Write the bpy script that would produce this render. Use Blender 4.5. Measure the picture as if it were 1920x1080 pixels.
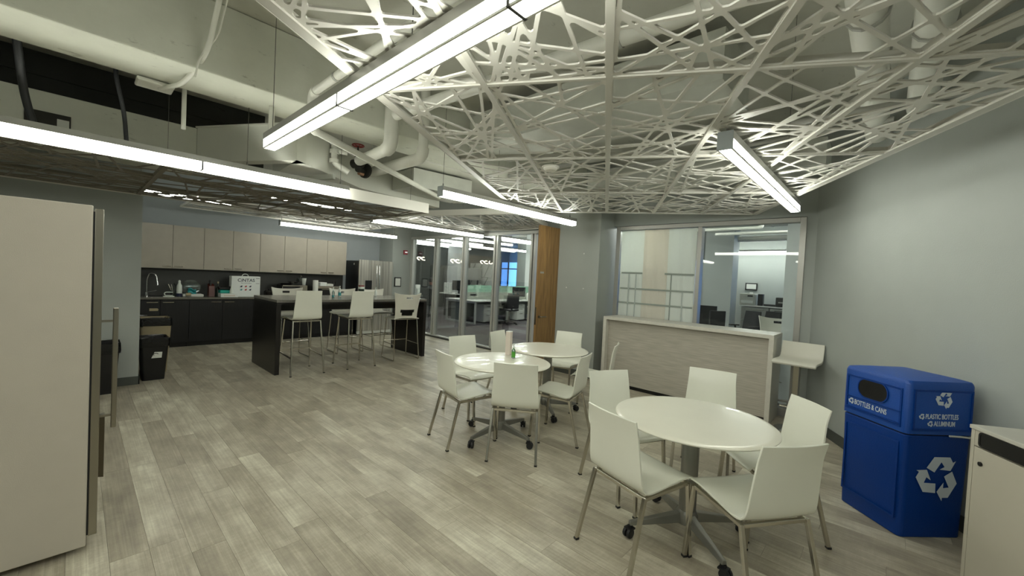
import bpy, bmesh, math, random
from math import sin, cos, pi, radians as R
from mathutils import Vector, Matrix
random.seed(7)
C = bpy.context.scene.collection
for o in list(bpy.data.objects): bpy.data.objects.remove(o)

# ------------------------------------------------------------------ camera, world, exposure
H = 1.54
def cam_basis():
    P, RO, A = 0.025743, 0.049824, 0.749026
    f = Vector((0, cos(P), -sin(P))); r = Vector((1, 0, 0)); u = r.cross(f)
    r2 = r * cos(RO) + u * sin(RO); u2 = u * cos(RO) - r * sin(RO)
    M = Matrix.Rotation(A, 3, 'Z')
    return M @ r2, M @ u2, M @ f
cr, cu, cf = cam_basis()
cd = bpy.data.cameras.new('camera'); cam = bpy.data.objects.new('camera', cd); C.objects.link(cam)
cam.matrix_world = Matrix(((cr.x, cu.x, -cf.x, 0), (cr.y, cu.y, -cf.y, 0), (cr.z, cu.z, -cf.z, H), (0, 0, 0, 1)))
cd.sensor_width = 36; cd.lens = 760.73 / 1920 * 36; cd.clip_start = .02; cd.clip_end = 100
bpy.context.scene.camera = cam
w = bpy.data.worlds.new('world'); bpy.context.scene.world = w; w.use_nodes = True
w.node_tree.nodes['Background'].inputs[0].default_value = (.55, .68, 1, 1)
w.node_tree.nodes['Background'].inputs[1].default_value = .25
vs = bpy.context.scene.view_settings
vs.view_transform = 'Standard'; vs.look = 'None'; vs.gamma = 1; vs.use_curve_mapping = False
vs.exposure = 1.28
LAMP = 9.0          # strength of the lamp diffusers

# ------------------------------------------------------------------ materials
def srgb(h):
    if isinstance(h, str):
        c = [int(h[i:i+2], 16) / 255 for i in (0, 2, 4)]
    else: c = [v / 255 for v in h]
    return tuple(v / 12.92 if v <= .04045 else ((v + .055) / 1.055) ** 2.4 for v in c) + (1,)
MATS = {}
def mat(name, col, rough=.5, metal=0, noise=0, nscale=8, bump=0, bscale=60, spec=.5, coat=0, emit=None, estr=0, alpha=1):
    m = bpy.data.materials.new(name); m.use_nodes = True; n = m.node_tree.nodes; l = m.node_tree.links
    b = n['Principled BSDF']; c = srgb(col)
    b.inputs['Base Color'].default_value = c; b.inputs['Roughness'].default_value = rough
    b.inputs['Metallic'].default_value = metal; b.inputs['Specular IOR Level'].default_value = spec
    b.inputs['Coat Weight'].default_value = coat
    if emit:
        b.inputs['Emission Color'].default_value = srgb(emit); b.inputs['Emission Strength'].default_value = estr
    if noise:
        t = n.new('ShaderNodeTexNoise'); t.inputs['Scale'].default_value = nscale; t.inputs['Detail'].default_value = 5
        g = n.new('ShaderNodeNewGeometry'); l.new(g.outputs['Position'], t.inputs['Vector'])
        x = n.new('ShaderNodeMix'); x.data_type = 'RGBA'
        x.inputs['A'].default_value = tuple(v * (1 - noise) for v in c[:3]) + (1,)
        x.inputs['B'].default_value = tuple(min(1, v * (1 + noise)) for v in c[:3]) + (1,)
        mr = n.new('ShaderNodeMapRange'); mr.inputs['From Min'].default_value = .3; mr.inputs['From Max'].default_value = .7
        l.new(t.outputs['Fac'], mr.inputs['Value']); l.new(mr.outputs['Result'], x.inputs['Factor'])
        l.new(x.outputs['Result'], b.inputs['Base Color'])
    if bump:
        t = n.new('ShaderNodeTexNoise'); t.inputs['Scale'].default_value = bscale; t.inputs['Detail'].default_value = 3
        g = n.new('ShaderNodeNewGeometry'); l.new(g.outputs['Position'], t.inputs['Vector'])
        bp = n.new('ShaderNodeBump'); bp.inputs['Strength'].default_value = bump; bp.inputs['Distance'].default_value = .01
        l.new(t.outputs['Fac'], bp.inputs['Height']); l.new(bp.outputs['Normal'], b.inputs['Normal'])
    MATS[name] = m
    return m
def glass(name, tint=(1, 1, 1), ior=1.5, gloss=.0, refl=1.0):
    m = bpy.data.materials.new(name); m.use_nodes = True; n = m.node_tree.nodes; l = m.node_tree.links
    n.clear(); o = n.new('ShaderNodeOutputMaterial'); t = n.new('ShaderNodeBsdfTransparent'); g = n.new('ShaderNodeBsdfGlossy')
    t.inputs[0].default_value = (*tint, 1); g.inputs['Roughness'].default_value = gloss
    f = n.new('ShaderNodeFresnel'); f.inputs['IOR'].default_value = ior; x = n.new('ShaderNodeMixShader')
    mm = n.new('ShaderNodeMath'); mm.operation = 'MULTIPLY'; mm.inputs[1].default_value = refl; mm.use_clamp = True
    l.new(f.outputs[0], mm.inputs[0]); l.new(mm.outputs[0], x.inputs[0]); l.new(t.outputs[0], x.inputs[1]); l.new(g.outputs[0], x.inputs[2])
    l.new(x.outputs[0], o.inputs['Surface']); MATS[name] = m
    return m
def plank_mat():
    m = bpy.data.materials.new('plank_vinyl'); m.use_nodes = True; n = m.node_tree.nodes; l = m.node_tree.links
    b = n['Principled BSDF']
    g = n.new('ShaderNodeNewGeometry'); oi = n.new('ShaderNodeObjectInfo')
    add = n.new('ShaderNodeMath'); add.operation = 'ADD'; l.new(g.outputs['Random Per Island'], add.inputs[0]); l.new(oi.outputs['Random'], add.inputs[1])
    fr = n.new('ShaderNodeMath'); fr.operation = 'FRACT'; l.new(add.outputs[0], fr.inputs[0])
    off = n.new('ShaderNodeMath'); off.operation = 'MULTIPLY'; off.inputs[1].default_value = 57.; l.new(fr.outputs[0], off.inputs[0])
    cx = n.new('ShaderNodeCombineXYZ'); l.new(off.outputs[0], cx.inputs[2])
    va = n.new('ShaderNodeVectorMath'); va.operation = 'ADD'; l.new(g.outputs['Position'], va.inputs[0]); l.new(cx.outputs[0], va.inputs[1])
    def noise(sx, sy, sc, det=4, rough=.6):
        mp = n.new('ShaderNodeMapping'); mp.inputs['Scale'].default_value = (sx, sy, 1); l.new(va.outputs[0], mp.inputs['Vector'])
        t = n.new('ShaderNodeTexNoise'); t.inputs['Scale'].default_value = sc; t.inputs['Detail'].default_value = det; t.inputs['Roughness'].default_value = rough
        l.new(mp.outputs[0], t.inputs['Vector']); return t.outputs['Fac']
    patch = noise(1, 2.2, 2.6, 4); lng = noise(.7, 40, 2.2, 3); crs = noise(18, 2.5, 2.6, 4); fine = noise(1, 1, 150, 2)
    def mth(op, a, bb):
        k = n.new('ShaderNodeMath'); k.operation = op
        for i, v in enumerate((a, bb)):
            if isinstance(v, (int, float)): k.inputs[i].default_value = v
            else: l.new(v, k.inputs[i])
        return k.outputs[0]
    s = mth('ADD', mth('MULTIPLY', patch, 1.15), mth('MULTIPLY', lng, .55))
    s = mth('ADD', s, mth('MULTIPLY', crs, .25)); s = mth('ADD', s, mth('MULTIPLY', fine, .18))
    s = mth('ADD', s, mth('MULTIPLY', fr.outputs[0], .30))
    mr = n.new('ShaderNodeMapRange'); mr.inputs['From Min'].default_value = .86; mr.inputs['From Max'].default_value = 1.62
    l.new(s, mr.inputs['Value'])
    rp = n.new('ShaderNodeValToRGB'); e = rp.color_ramp.elements
    e[0].color = srgb('8b8374'); e[1].color = srgb('dad6c3'); k = e.new(.4); k.color = srgb('a69e8c'); k = e.new(.7); k.color = srgb('beb8a6')
    l.new(mr.outputs['Result'], rp.inputs['Fac']); l.new(rp.outputs['Color'], b.inputs['Base Color'])
    b.inputs['Roughness'].default_value = .36; b.inputs['Specular IOR Level'].default_value = .5
    rr = n.new('ShaderNodeMapRange'); rr.inputs['To Min'].default_value = .28; rr.inputs['To Max'].default_value = .46
    l.new(crs, rr.inputs['Value']); l.new(rr.outputs['Result'], b.inputs['Roughness'])
    bp = n.new('ShaderNodeBump'); bp.inputs['Strength'].default_value = .12; bp.inputs['Distance'].default_value = .004
    l.new(s, bp.inputs['Height']); l.new(bp.outputs['Normal'], b.inputs['Normal'])
    MATS['plank'] = m
def carpet_mat():
    m = bpy.data.materials.new('carpet'); m.use_nodes = True; n = m.node_tree.nodes; l = m.node_tree.links
    b = n['Principled BSDF']; oi = n.new('ShaderNodeObjectInfo'); g = n.new('ShaderNodeNewGeometry')
    mp = n.new('ShaderNodeMapping'); mp.inputs['Scale'].default_value = (1, 14, 1); l.new(g.outputs['Position'], mp.inputs['Vector'])
    t = n.new('ShaderNodeTexNoise'); t.inputs['Scale'].default_value = 2.5; l.new(mp.outputs[0], t.inputs['Vector'])
    rp = n.new('ShaderNodeValToRGB'); e = rp.color_ramp.elements
    e[0].color = srgb('3a3838'); e[1].color = srgb('6a6862'); k = e.new(.45); k.color = srgb('4c4347'); k = e.new(.6); k.color = srgb('57545a')
    ad = n.new('ShaderNodeMath'); ad.operation = 'ADD'; ml = n.new('ShaderNodeMath'); ml.operation = 'MULTIPLY'; ml.inputs[1].default_value = .5
    l.new(oi.outputs['Random'], ml.inputs[0]); l.new(ml.outputs[0], ad.inputs[0])
    m2 = n.new('ShaderNodeMath'); m2.operation = 'MULTIPLY'; m2.inputs[1].default_value = .6; l.new(t.outputs['Fac'], m2.inputs[0]); l.new(m2.outputs[0], ad.inputs[1])
    l.new(ad.outputs[0], rp.inputs['Fac']); l.new(rp.outputs['Color'], b.inputs['Base Color']); b.inputs['Roughness'].default_value = .95
    MATS['carpet'] = m
def streak_mat(name, c1, c2, sx, sy, sz, scale, rough=.45, lo=.35, hi=.65):
    m = bpy.data.materials.new(name); m.use_nodes = True; n = m.node_tree.nodes; l = m.node_tree.links
    b = n['Principled BSDF']; g = n.new('ShaderNodeNewGeometry')
    mp = n.new('ShaderNodeMapping'); mp.inputs['Scale'].default_value = (sx, sy, sz); l.new(g.outputs['Position'], mp.inputs['Vector'])
    t = n.new('ShaderNodeTexNoise'); t.inputs['Scale'].default_value = scale; t.inputs['Detail'].default_value = 4; l.new(mp.outputs[0], t.inputs['Vector'])
    rp = n.new('ShaderNodeValToRGB'); e = rp.color_ramp.elements; e[0].position = lo; e[1].position = hi
    e[0].color = srgb(c1); e[1].color = srgb(c2)
    l.new(t.outputs['Fac'], rp.inputs['Fac']); l.new(rp.outputs['Color'], b.inputs['Base Color']); b.inputs['Roughness'].default_value = rough
    MATS[name] = m
def lamp_mat(name, col, s):
    m = bpy.data.materials.new(name); m.use_nodes = True; n = m.node_tree.nodes; l = m.node_tree.links; n.clear()
    o = n.new('ShaderNodeOutputMaterial'); e = n.new('ShaderNodeEmission'); e.inputs[0].default_value = srgb(col); e.inputs[1].default_value = s
    l.new(e.outputs[0], o.inputs['Surface']); MATS[name] = m
def concrete(name, col, dirt='5b5548', amt=.5):
    m = bpy.data.materials.new(name); m.use_nodes = True; n = m.node_tree.nodes; l = m.node_tree.links
    b = n['Principled BSDF']; g = n.new('ShaderNodeNewGeometry')
    t = n.new('ShaderNodeTexNoise'); t.inputs['Scale'].default_value = 1.3; t.inputs['Detail'].default_value = 8; t.inputs['Roughness'].default_value = .62
    l.new(g.outputs['Position'], t.inputs['Vector'])
    r1 = n.new('ShaderNodeValToRGB'); e = r1.color_ramp.elements; c = srgb(col)
    e[0].position = .35; e[1].position = .7; e[0].color = tuple(v * .82 for v in c[:3]) + (1,); e[1].color = c
    l.new(t.outputs['Fac'], r1.inputs['Fac'])
    t2 = n.new('ShaderNodeTexNoise'); t2.inputs['Scale'].default_value = 9; t2.inputs['Detail'].default_value = 9; t2.inputs['Roughness'].default_value = .7
    mp = n.new('ShaderNodeMapping'); mp.inputs['Scale'].default_value = (1, .45, 1.2); l.new(g.outputs['Position'], mp.inputs['Vector']); l.new(mp.outputs[0], t2.inputs['Vector'])
    r2 = n.new('ShaderNodeValToRGB'); e = r2.color_ramp.elements; e[0].position = .61; e[1].position = .68; e[0].color = (0, 0, 0, 1); e[1].color = (amt,) * 3 + (1,)
    l.new(t2.outputs['Fac'], r2.inputs['Fac'])
    x = n.new('ShaderNodeMix'); x.data_type = 'RGBA'; x.inputs['B'].default_value = srgb(dirt)
    l.new(r2.outputs['Color'], x.inputs['Factor']); l.new(r1.outputs['Color'], x.inputs['A']); l.new(x.outputs['Result'], b.inputs['Base Color'])
    b.inputs['Roughness'].default_value = .75
    bp = n.new('ShaderNodeBump'); bp.inputs['Strength'].default_value = .25; bp.inputs['Distance'].default_value = .01
    l.new(t2.outputs['Fac'], bp.inputs['Height']); l.new(bp.outputs['Normal'], b.inputs['Normal']); MATS[name] = m

plank_mat(); carpet_mat()
lamp_mat('diffuser', 'fdfff1', LAMP); lamp_mat('diffuser_kitchen', 'fdfff1', LAMP * .7); lamp_mat('diffuser_office', 'f6fcf4', LAMP * 1.5); lamp_mat('diffuser_openplan', 'f6fcf4', LAMP * 3.2)
lamp_mat('screen_blue', '6f8be8', 1.3); lamp_mat('daylight', '5f9df0', 1.5); lamp_mat('pendant_glow', 'fff3d0', 7); lamp_mat('led_green', '2fd09a', 1.2)
mat('wall_grey', 'a4a9a5', .6, noise=.03, nscale=3, bump=.12, bscale=140)
mat('wall_dark', '7c8280', .6, noise=.03, nscale=3, bump=.12, bscale=140)
mat('wall_blue', 'a5acb0', .6, noise=.03, nscale=3)
mat('wall_pale', 'b8bcba', .6)
mat('base_dark', '4a4e4a', .5)
mat('subfloor', '4a463e', .8)
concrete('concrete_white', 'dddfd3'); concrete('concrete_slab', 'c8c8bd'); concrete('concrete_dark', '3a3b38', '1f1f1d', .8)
mat('dark_void', '2a2b28', .9, noise=.4, nscale=3)
mat('drywall_white', 'dadbd1', .6, noise=.05, nscale=2)
mat('duct', 'c6c8c0', .45, metal=.3, noise=.05)
mat('pipe_white', 'd9d9d0', .45, noise=.04, nscale=5)
mat('pipe_grey', 'a3a39c', .5)
mat('hose_black', '26282a', .45)
mat('valve_dark', '3b3a36', .4, metal=.6); mat('valve_red', '7c2320', .45); mat('brass', '8a6a50', .4, metal=.6)
mat('lattice_white', 'cfcdc6', .42, spec=.4); mat('lattice_taupe', '7d776b', .5, spec=.3)  # second one: darker copy of the white lattice, shade put into its colour
mat('rail_white', 'c4c2ba', .35, spec=.5)
mat('fascia_white', 'dcdad2', .45)
mat('lamp_housing', 'a3a39e', .35, metal=.35)
mat('bead_grey', 'eceeea', .5); mat('lamp_cap', '8e9494', .35, metal=.4)
mat('cable_steel', '5c5c58', .4, metal=.6)
mat('chair_white', 'e3e4d8', .24, spec=.5, noise=.015, nscale=4)
mat('stool_plastic', 'd8d6ca', .38)
mat('steel', 'c4c0b6', .2, metal=1)
mat('steel_brushed', '9a958a', .3, metal=1)
mat('table_top', 'e2e0d2', .28, noise=.02, nscale=5, coat=.2)
mat('table_base', '8b8b86', .35, metal=.7)
mat('rubber', '17181a', .5)
mat('black_plastic', '0b0b0c', .4)
mat('liner', '08090a', .25, bump=.5, bscale=25)
mat('beige_bin', 'a89b7c', .5)
streak_mat('island_wood', '0f0d0b', '1a1613', 12, 12, 1.2, 5, .32)
streak_mat('island_top', '6c6a64', '7c7a73', 6, 6, 6, 10, .22)
streak_mat('cabinet_dark', '0a0a0c', '131316', 14, 14, 1.2, 5, .45)
mat('cabinet_light', 'a8a194', .42, noise=.03)
mat('counter_grey', '6b6860', .25, noise=.1, nscale=40)
mat('backsplash', '3f403e', .35, noise=.06)
mat('chrome', 'd8d8d8', .08, metal=1)
streak_mat('steel_fridge', 'a09d96', 'd2cfc6', 1, 9, .25, 3, .28)
MATS['steel_fridge'].node_tree.nodes['Principled BSDF'].inputs['Metallic'].default_value = .55
mat('fridge_side', 'c2bbaf', .5, noise=.02, bump=.1, bscale=250)
mat('fridge_black', '141517', .35)
mat('gap_black', '08080c', .6)
streak_mat('desk_laminate', 'a9a498', 'bdb8ac', 1, 1, 22, 4, .45)
mat('desk_top', 'cfccc2', .35, noise=.04, nscale=30)
mat('window_frame', 'a8a7a2', .35, metal=.5)
mat('alu_post', 'c6c7c2', .32, metal=.25)
mat('alu_dark', '3b3c3b', .4)
streak_mat('oak', '7a5d38', '987749', 9, 9, .7, 4, .35)
mat('lever', '9a948a', .25, metal=1)
mat('bin_blue', '003684', .42, bump=.15, bscale=120, spec=.3)
mat('bin_blue_lid', '06459a', .42, bump=.15, bscale=120, spec=.5)
mat('print_white', 'c9d2dc', .5)
mat('paper_white', 'dadcd6', .6)

def translucent(name, col):
    m = mat(name, col, .8); n = m.node_tree.nodes; l = m.node_tree.links; b = n['Principled BSDF']; o = n['Material Output']
    t = n.new('ShaderNodeBsdfTranslucent'); t.inputs[0].default_value = srgb(col); x = n.new('ShaderNodeMixShader'); x.inputs[0].default_value = .5
    l.new(b.outputs[0], x.inputs[1]); l.new(t.outputs[0], x.inputs[2]); l.new(x.outputs[0], o.inputs['Surface'])
translucent('paper_cool', 'eef1ec'); translucent('paper_warm', 'eae6dc'); mat('paper_line', '8f9790', .7); mat('paper_fold', 'b4bbb8', .7)  # last two are tones of shadows painted on the paper
mat('cabinet_cream', 'b9b4a6', .4, noise=.02); mat('cabinet_cream_top', 'bdbbb2', .35, noise=.03)
mat('slot_black', '0a0a0b', .35)
mat('box_white', 'dfe3e0', .5); mat('navy', '1d2440', .5); mat('red', 'a8282c', .5); mat('ink_grey', '70757a', .6)
mat('alarm_red', '8c1c28', .4); mat('alarm_white', 'e6e6e6', .4, emit='ffffff', estr=.2)
mat('teal', '1f9c8e', .5); mat('green_label', '4f9a35', .5); mat('bottle_white', 'd9dfd8', .35); mat('teal_label', '2f8f93', .5)
mat('amber', '5a241a', .3); mat('dark_green', '1c2a20', .3); mat('skin', 'a8705a', .5); mat('hair_dark', '1d1715', .6)
mat('jacket', '1b1c20', .8); mat('trousers', '22252c', .8)
mat('mesh_black', '191a1c', .6); mat('office_white', 'd6d8d2', .4); mat('office_grey', '9aa09a', .45); mat('pedestal_grey', '8b928e', .45)
mat('panel_felt', 'aeb2a8', .8); mat('monitor_black', '16171a', .3); mat('printer_beige', 'b6b7ad', .5); mat('file_grey', '8f918c', .4, metal=.3)
mat('yellow', 'b59a3a', .6); mat('foil', 'c9c9c6', .2, metal=1); mat('pot', '33312f', .25, metal=.8); mat('rose', 'd6cac0', .6)
glass('glass_clear', (.985, 1, .99), 1.45, 0, .8); translucent('frosted_mint', 'b9d8c8'); glass('glass_small', (.80, .88, .88), 1.6, .08, 2.5)
glass('glass_screen', (.70, .86, .79), 1.45, .15, 1); glass('bottle_clear', (.75, .85, .85), 1.4, .05, 1)

# ------------------------------------------------------------------ mesh helpers
class MB:
    def __init__(s): s.v = []; s.f = []
    def add(s, vs, fs, M=None):
        b = len(s.v)
        s.v += [tuple(M @ Vector(p)) if M else tuple(p) for p in vs]
        s.f += [tuple(i + b for i in f) for f in fs]
        return s
    def box(s, x0, x1, y0, y1, z0, z1, M=None):
        v = [(x, y, z) for z in (z0, z1) for y in (y0, y1) for x in (x0, x1)]
        return s.add(v, [(0, 2, 3, 1), (4, 5, 7, 6), (0, 1, 5, 4), (2, 6, 7, 3), (0, 4, 6, 2), (1, 3, 7, 5)], M)
    def cbox(s, c, d, rz=0):
        M = Matrix.Translation(c) @ Matrix.Rotation(rz, 4, 'Z')
        return s.box(-d[0]/2, d[0]/2, -d[1]/2, d[1]/2, -d[2]/2, d[2]/2, M)
    def bar(s, a, b, wx, wy=None, up=(0, 0, 1)):
        a = Vector(a); b = Vector(b); wy = wy or wx; d = (b - a); L = d.length; d.normalize(); up = Vector(up)
        if abs(d.dot(up)) > .95: up = Vector((0, 1, 0))
        x = d.cross(up).normalized(); y = x.cross(d)
        v = [p + x * (i * wx / 2) + y * (j * wy / 2) for p in (a, b) for i, j in ((-1, -1), (1, -1), (1, 1), (-1, 1))]
        return s.add(v, [(3, 2, 1, 0), (4, 5, 6, 7), (0, 1, 5, 4), (1, 2, 6, 5), (2, 3, 7, 6), (3, 0, 4, 7)])
    def tube(s, pts, r, seg=10, caps=True, rs=None):
        pts = [Vector(p) for p in pts]; n = len(pts); b = len(s.v); ref = None
        for i, p in enumerate(pts):
            t = (pts[min(i+1, n-1)] - pts[max(i-1, 0)]).normalized()
            if ref is None: ref = t.cross(Vector((0, 0, 1))); ref = ref.normalized() if ref.length > .1 else Vector((1, 0, 0))
            x = (ref - t * ref.dot(t)).normalized(); ref = x; y = t.cross(x); rr = rs[i] if rs else r
            s.v += [tuple(p + (x * cos(2*pi*k/seg) + y * sin(2*pi*k/seg)) * rr) for k in range(seg)]
        for i in range(n-1):
            for k in range(seg):
                a = b + i*seg + k; c = b + i*seg + (k+1) % seg
                s.f.append((a, c, c+seg, a+seg))
        if caps:
            s.f.append(tuple(b + k for k in reversed(range(seg)))); s.f.append(tuple(b + (n-1)*seg + k for k in range(seg)))
        return s
    def lathe(s, prof, c=(0, 0, 0), seg=24, M=None):
        b = len(s.v); n = len(prof)
        for r, z in prof:
            for k in range(seg):
                p = Vector((c[0] + r*cos(2*pi*k/seg), c[1] + r*sin(2*pi*k/seg), c[2] + z)); s.v.append(tuple(M @ p) if M else tuple(p))
        for i in range(n-1):
            for k in range(seg):
                a = b + i*seg + k; d = b + i*seg + (k+1) % seg; s.f.append((a, d, d+seg, a+seg))
        s.f.append(tuple(b + k for k in reversed(range(seg)))); s.f.append(tuple(b + (n-1)*seg + k for k in range(seg)))
        return s
    def prism(s, poly, z0, z1, M=None):
        n = len(poly); v = [(x, y, z0) for x, y in poly] + [(x, y, z1) for x, y in poly]
        f = [tuple(reversed(range(n))), tuple(range(n, 2*n))] + [(i, (i+1) % n, n+(i+1) % n, n+i) for i in range(n)]
        return s.add(v, f, M)
    def sheet(s, fn, nu, nv, th, mask=None, M=None):
        """two-sided curved sheet: fn(u,v)->(point) ; thickness th"""
        P = [[Vector(fn(i/nu, j/nv)) for j in range(nv+1)] for i in range(nu+1)]
        def nrm(i, j):
            a = P[min(i+1, nu)][j] - P[max(i-1, 0)][j]; c = P[i][min(j+1, nv)] - P[i][max(j-1, 0)]
            return a.cross(c).normalized()
        N = [[nrm(i, j) for j in range(nv+1)] for i in range(nu+1)]
        K = (nu+1)*(nv+1); vs = [P[i][j] + N[i][j]*th/2 for i in range(nu+1) for j in range(nv+1)] + [P[i][j] - N[i][j]*th/2 for i in range(nu+1) for j in range(nv+1)]
        ix = lambda i, j: i*(nv+1) + j
        on = lambda i, j: 0 <= i < nu and 0 <= j < nv and (mask is None or mask(i, j))
        fs = []
        for i in range(nu):
            for j in range(nv):
                if not on(i, j): continue
                a, b, c, d = ix(i, j), ix(i+1, j), ix(i+1, j+1), ix(i, j+1)
                fs += [(a, b, c, d), (a+K, d+K, c+K, b+K)]
                for (p, q), (ii, jj) in (((a, b), (i, j-1)), ((b, c), (i+1, j)), ((c, d), (i, j+1)), ((d, a), (i-1, j))):
                    if not on(ii, jj): fs.append((q, p, p+K, q+K))
        return s.add(vs, fs, M)
    def mesh(s, name, smooth=False):
        me = bpy.data.meshes.new(name); me.from_pydata([tuple(v) for v in s.v], [], s.f); me.validate(); me.update()
        bm = bmesh.new(); bm.from_mesh(me); bmesh.ops.recalc_face_normals(bm, faces=bm.faces); bm.to_mesh(me); bm.free()
        if smooth:
            me.shade_smooth() if hasattr(me, 'shade_smooth') else None
            for p in me.polygons: p.use_smooth = True
        return me
def link(name, me, m, parent=None, loc=None, rz=0):
    o = bpy.data.objects.new(name, me); C.objects.link(o)
    if m is not None and len(me.materials) == 0: me.materials.append(MATS[m] if isinstance(m, str) else m)
    if parent: o.parent = parent
    if loc is not None: o.location = loc
    if rz: o.rotation_euler[2] = rz
    return o
def part(name, mb, m, parent=None, bevel=0, smooth=False, loc=None, rz=0, seg=2, label=None):
    me = mb.mesh(name, smooth); o = link(name, me, m, parent, loc, rz)
    if bevel:
        b = o.modifiers.new('bevel', 'BEVEL'); b.width = bevel; b.segments = seg; b.limit_method = 'ANGLE'; b.angle_limit = R(40); b.harden_normals = False
    if smooth and len(mb.f) > 0:
        try:
            for e in me.edges: pass
            me.set_sharp_from_angle(angle=R(38))
        except Exception: pass
    if label: o['label'] = label
    return o
def tag(o, label, cat, group=None, kind=None):
    o['label'] = label; o['category'] = cat
    if group: o['group'] = group
    if kind: o['kind'] = kind
    return o
def thing(name, label, cat, loc=(0, 0, 0), rz=0, group=None):
    o = bpy.data.objects.new(name, None); C.objects.link(o); o.empty_display_size = .1
    o.location = loc; o.rotation_euler[2] = rz
    return tag(o, label, cat, group)
def struct(name, mb, m, bevel=0, label=None, cat=None, smooth=False):
    o = part(name, mb, m, bevel=bevel, smooth=smooth); o['kind'] = 'structure'
    if label: o['label'] = label
    if cat: o['category'] = cat
    return o
def dup(src, loc, rz, label, group=None):
    c = src.copy(); C.objects.link(c); c.location = loc; c.rotation_euler = (0, 0, rz); c['label'] = label
    if group: c['group'] = group
    def rec(a, b):
        for ch in [o for o in KIDS.get(a.name, [])]:
            d = ch.copy(); C.objects.link(d); d.parent = b; rec(ch, d)
    rec(src, c); return c
KIDS = {}
def index_kids():
    KIDS.clear()
    for o in bpy.data.objects:
        if o.parent: KIDS.setdefault(o.parent.name, []).append(o)
def text_mesh(txt, size, extrude=.0008, align='CENTER', sx=1):
    cu = bpy.data.curves.new('t', 'FONT'); cu.body = txt; cu.size = size; cu.extrude = extrude; cu.align_x = align; cu.offset = size*.010; cu.align_y = 'CENTER'; cu.resolution_u = 4
    o = bpy.data.objects.new('t', cu); C.objects.link(o); bpy.context.view_layer.update()
    me = bpy.data.meshes.new_from_object(o.evaluated_get(bpy.context.evaluated_depsgraph_get())); bpy.data.objects.remove(o); me.materials.clear()
    for v in me.vertices: v.co.x *= sx
    return me
def frame_matrix(origin, right, up):
    """matrix whose local x/y lie on a face, local z is the outward normal"""
    r = Vector(right).normalized(); u = Vector(up).normalized(); n = r.cross(u)
    return Matrix(((r.x, u.x, n.x, origin[0]), (r.y, u.y, n.y, origin[1]), (r.z, u.z, n.z, origin[2]), (0, 0, 0, 1)))
def put(name, me, m, parent, M, label=None):
    o = link(name, me, m, parent); o.matrix_local = M
    if label: o['label'] = label
    return o
def arc(c, r, a0, a1, n, ax='xy'):
    return [(c[0] + r*cos(a0 + (a1-a0)*i/n), c[1] + r*sin(a0 + (a1-a0)*i/n)) for i in range(n+1)]
def rrect(w_, h_, r, n=4):
    p = []
    for cx, cy, a in ((w_/2-r, h_/2-r, 0), (-w_/2+r, h_/2-r, pi/2), (-w_/2+r, -h_/2+r, pi), (w_/2-r, -h_/2+r, 3*pi/2)):
        p += arc((cx, cy), r, a, a+pi/2, n)
    return p
def fillet_path(pts, r, n=5):
    pts = [Vector(p) for p in pts]; out = [pts[0]]
    for i in range(1, len(pts)-1):
        a = (pts[i-1]-pts[i]); b = (pts[i+1]-pts[i]); rr = min(r, a.length*.45, b.length*.45); a.normalize(); b.normalize()
        p0 = pts[i] + a*rr; p2 = pts[i] + b*rr
        for k in range(n+1):
            t = k/n; out.append(p0*(1-t)**2 + pts[i]*2*t*(1-t) + p2*t*t)
    out.append(pts[-1]); return out

# direction vectors of the rotated ceiling grid / right wall
D3 = Vector((-.5, .8660254, 0)); D4 = Vector((.8660254, .5, 0))
def rot(v4, v3, z=0): return D4*v4 + D3*v3 + Vector((0, 0, z))
WALL4 = 2.40        # right wall plane
SLAB = 3.42

# ------------------------------------------------------------------ ROOM SHELL
fl = struct('floor', MB().box(-10.2, 6.2, -5, 6.06, -.2, -.006), 'subfloor', label='grey beige wood look vinyl plank floor of the break room')
pm = MB(); pw, pl, g_ = .152, 1.22, .0006
pm.box(-pl/2+g_, pl/2-g_, -pw/2+g_, pw/2-g_, -.005, 0); plank_me = pm.mesh('plank'); plank_me.materials.append(MATS['plank'])
planks = []
rw = 0; y = 1.2 - pw*40
while y < 6.0:
    off = (hash((rw*7919) % 104729) % 1000)/1000*pl
    off = random.random()*pl
    x = -10.2 + off - pl
    while x < 6.2:
        a, b = x, min(x+pl, 6.1)
        planks.append(((a+b)/2, y+pw/2, a, b)); x += pl
    y += pw; rw += 1
def vis(p):
    d = Vector((p[0], p[1], -H)); k = d.dot(cf)
    if k < .3: return False, 0
    px = 960 + 760.7*d.dot(cr)/k; py = 540 - 760.7*d.dot(cu)/k
    return (-300 < px < 2200 and py < 1350), d.length
lo, rest = [], []
for p in planks:
    if p[3]-p[2] < pl*.99 or p[2] < -9.95 or p[1]+pw/2 > 5.98: rest.append(p); continue
    if p[0]*.866+p[1]*.5 > WALL4+.9: rest.append(p); continue
    ok, d = vis(p)
    (lo if ok else rest).append((*p, d) if ok else p)
lo.sort(key=lambda q: q[4]); rest += [q[:4] for q in lo[300:]]; lo = lo[:300]
for q in lo: link('plank', plank_me, None, fl, (q[0], q[1], 0))
rm = MB()
for q in rest:
    if q[3]-q[2] > .05: rm.box(q[2]+g_, q[3]-g_, q[1]-pw/2+g_, min(q[1]+pw/2-g_, 6.02), -.005, 0)
o = part('plank_field', rm, 'plank', fl); o['kind'] = 'stuff'

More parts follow.
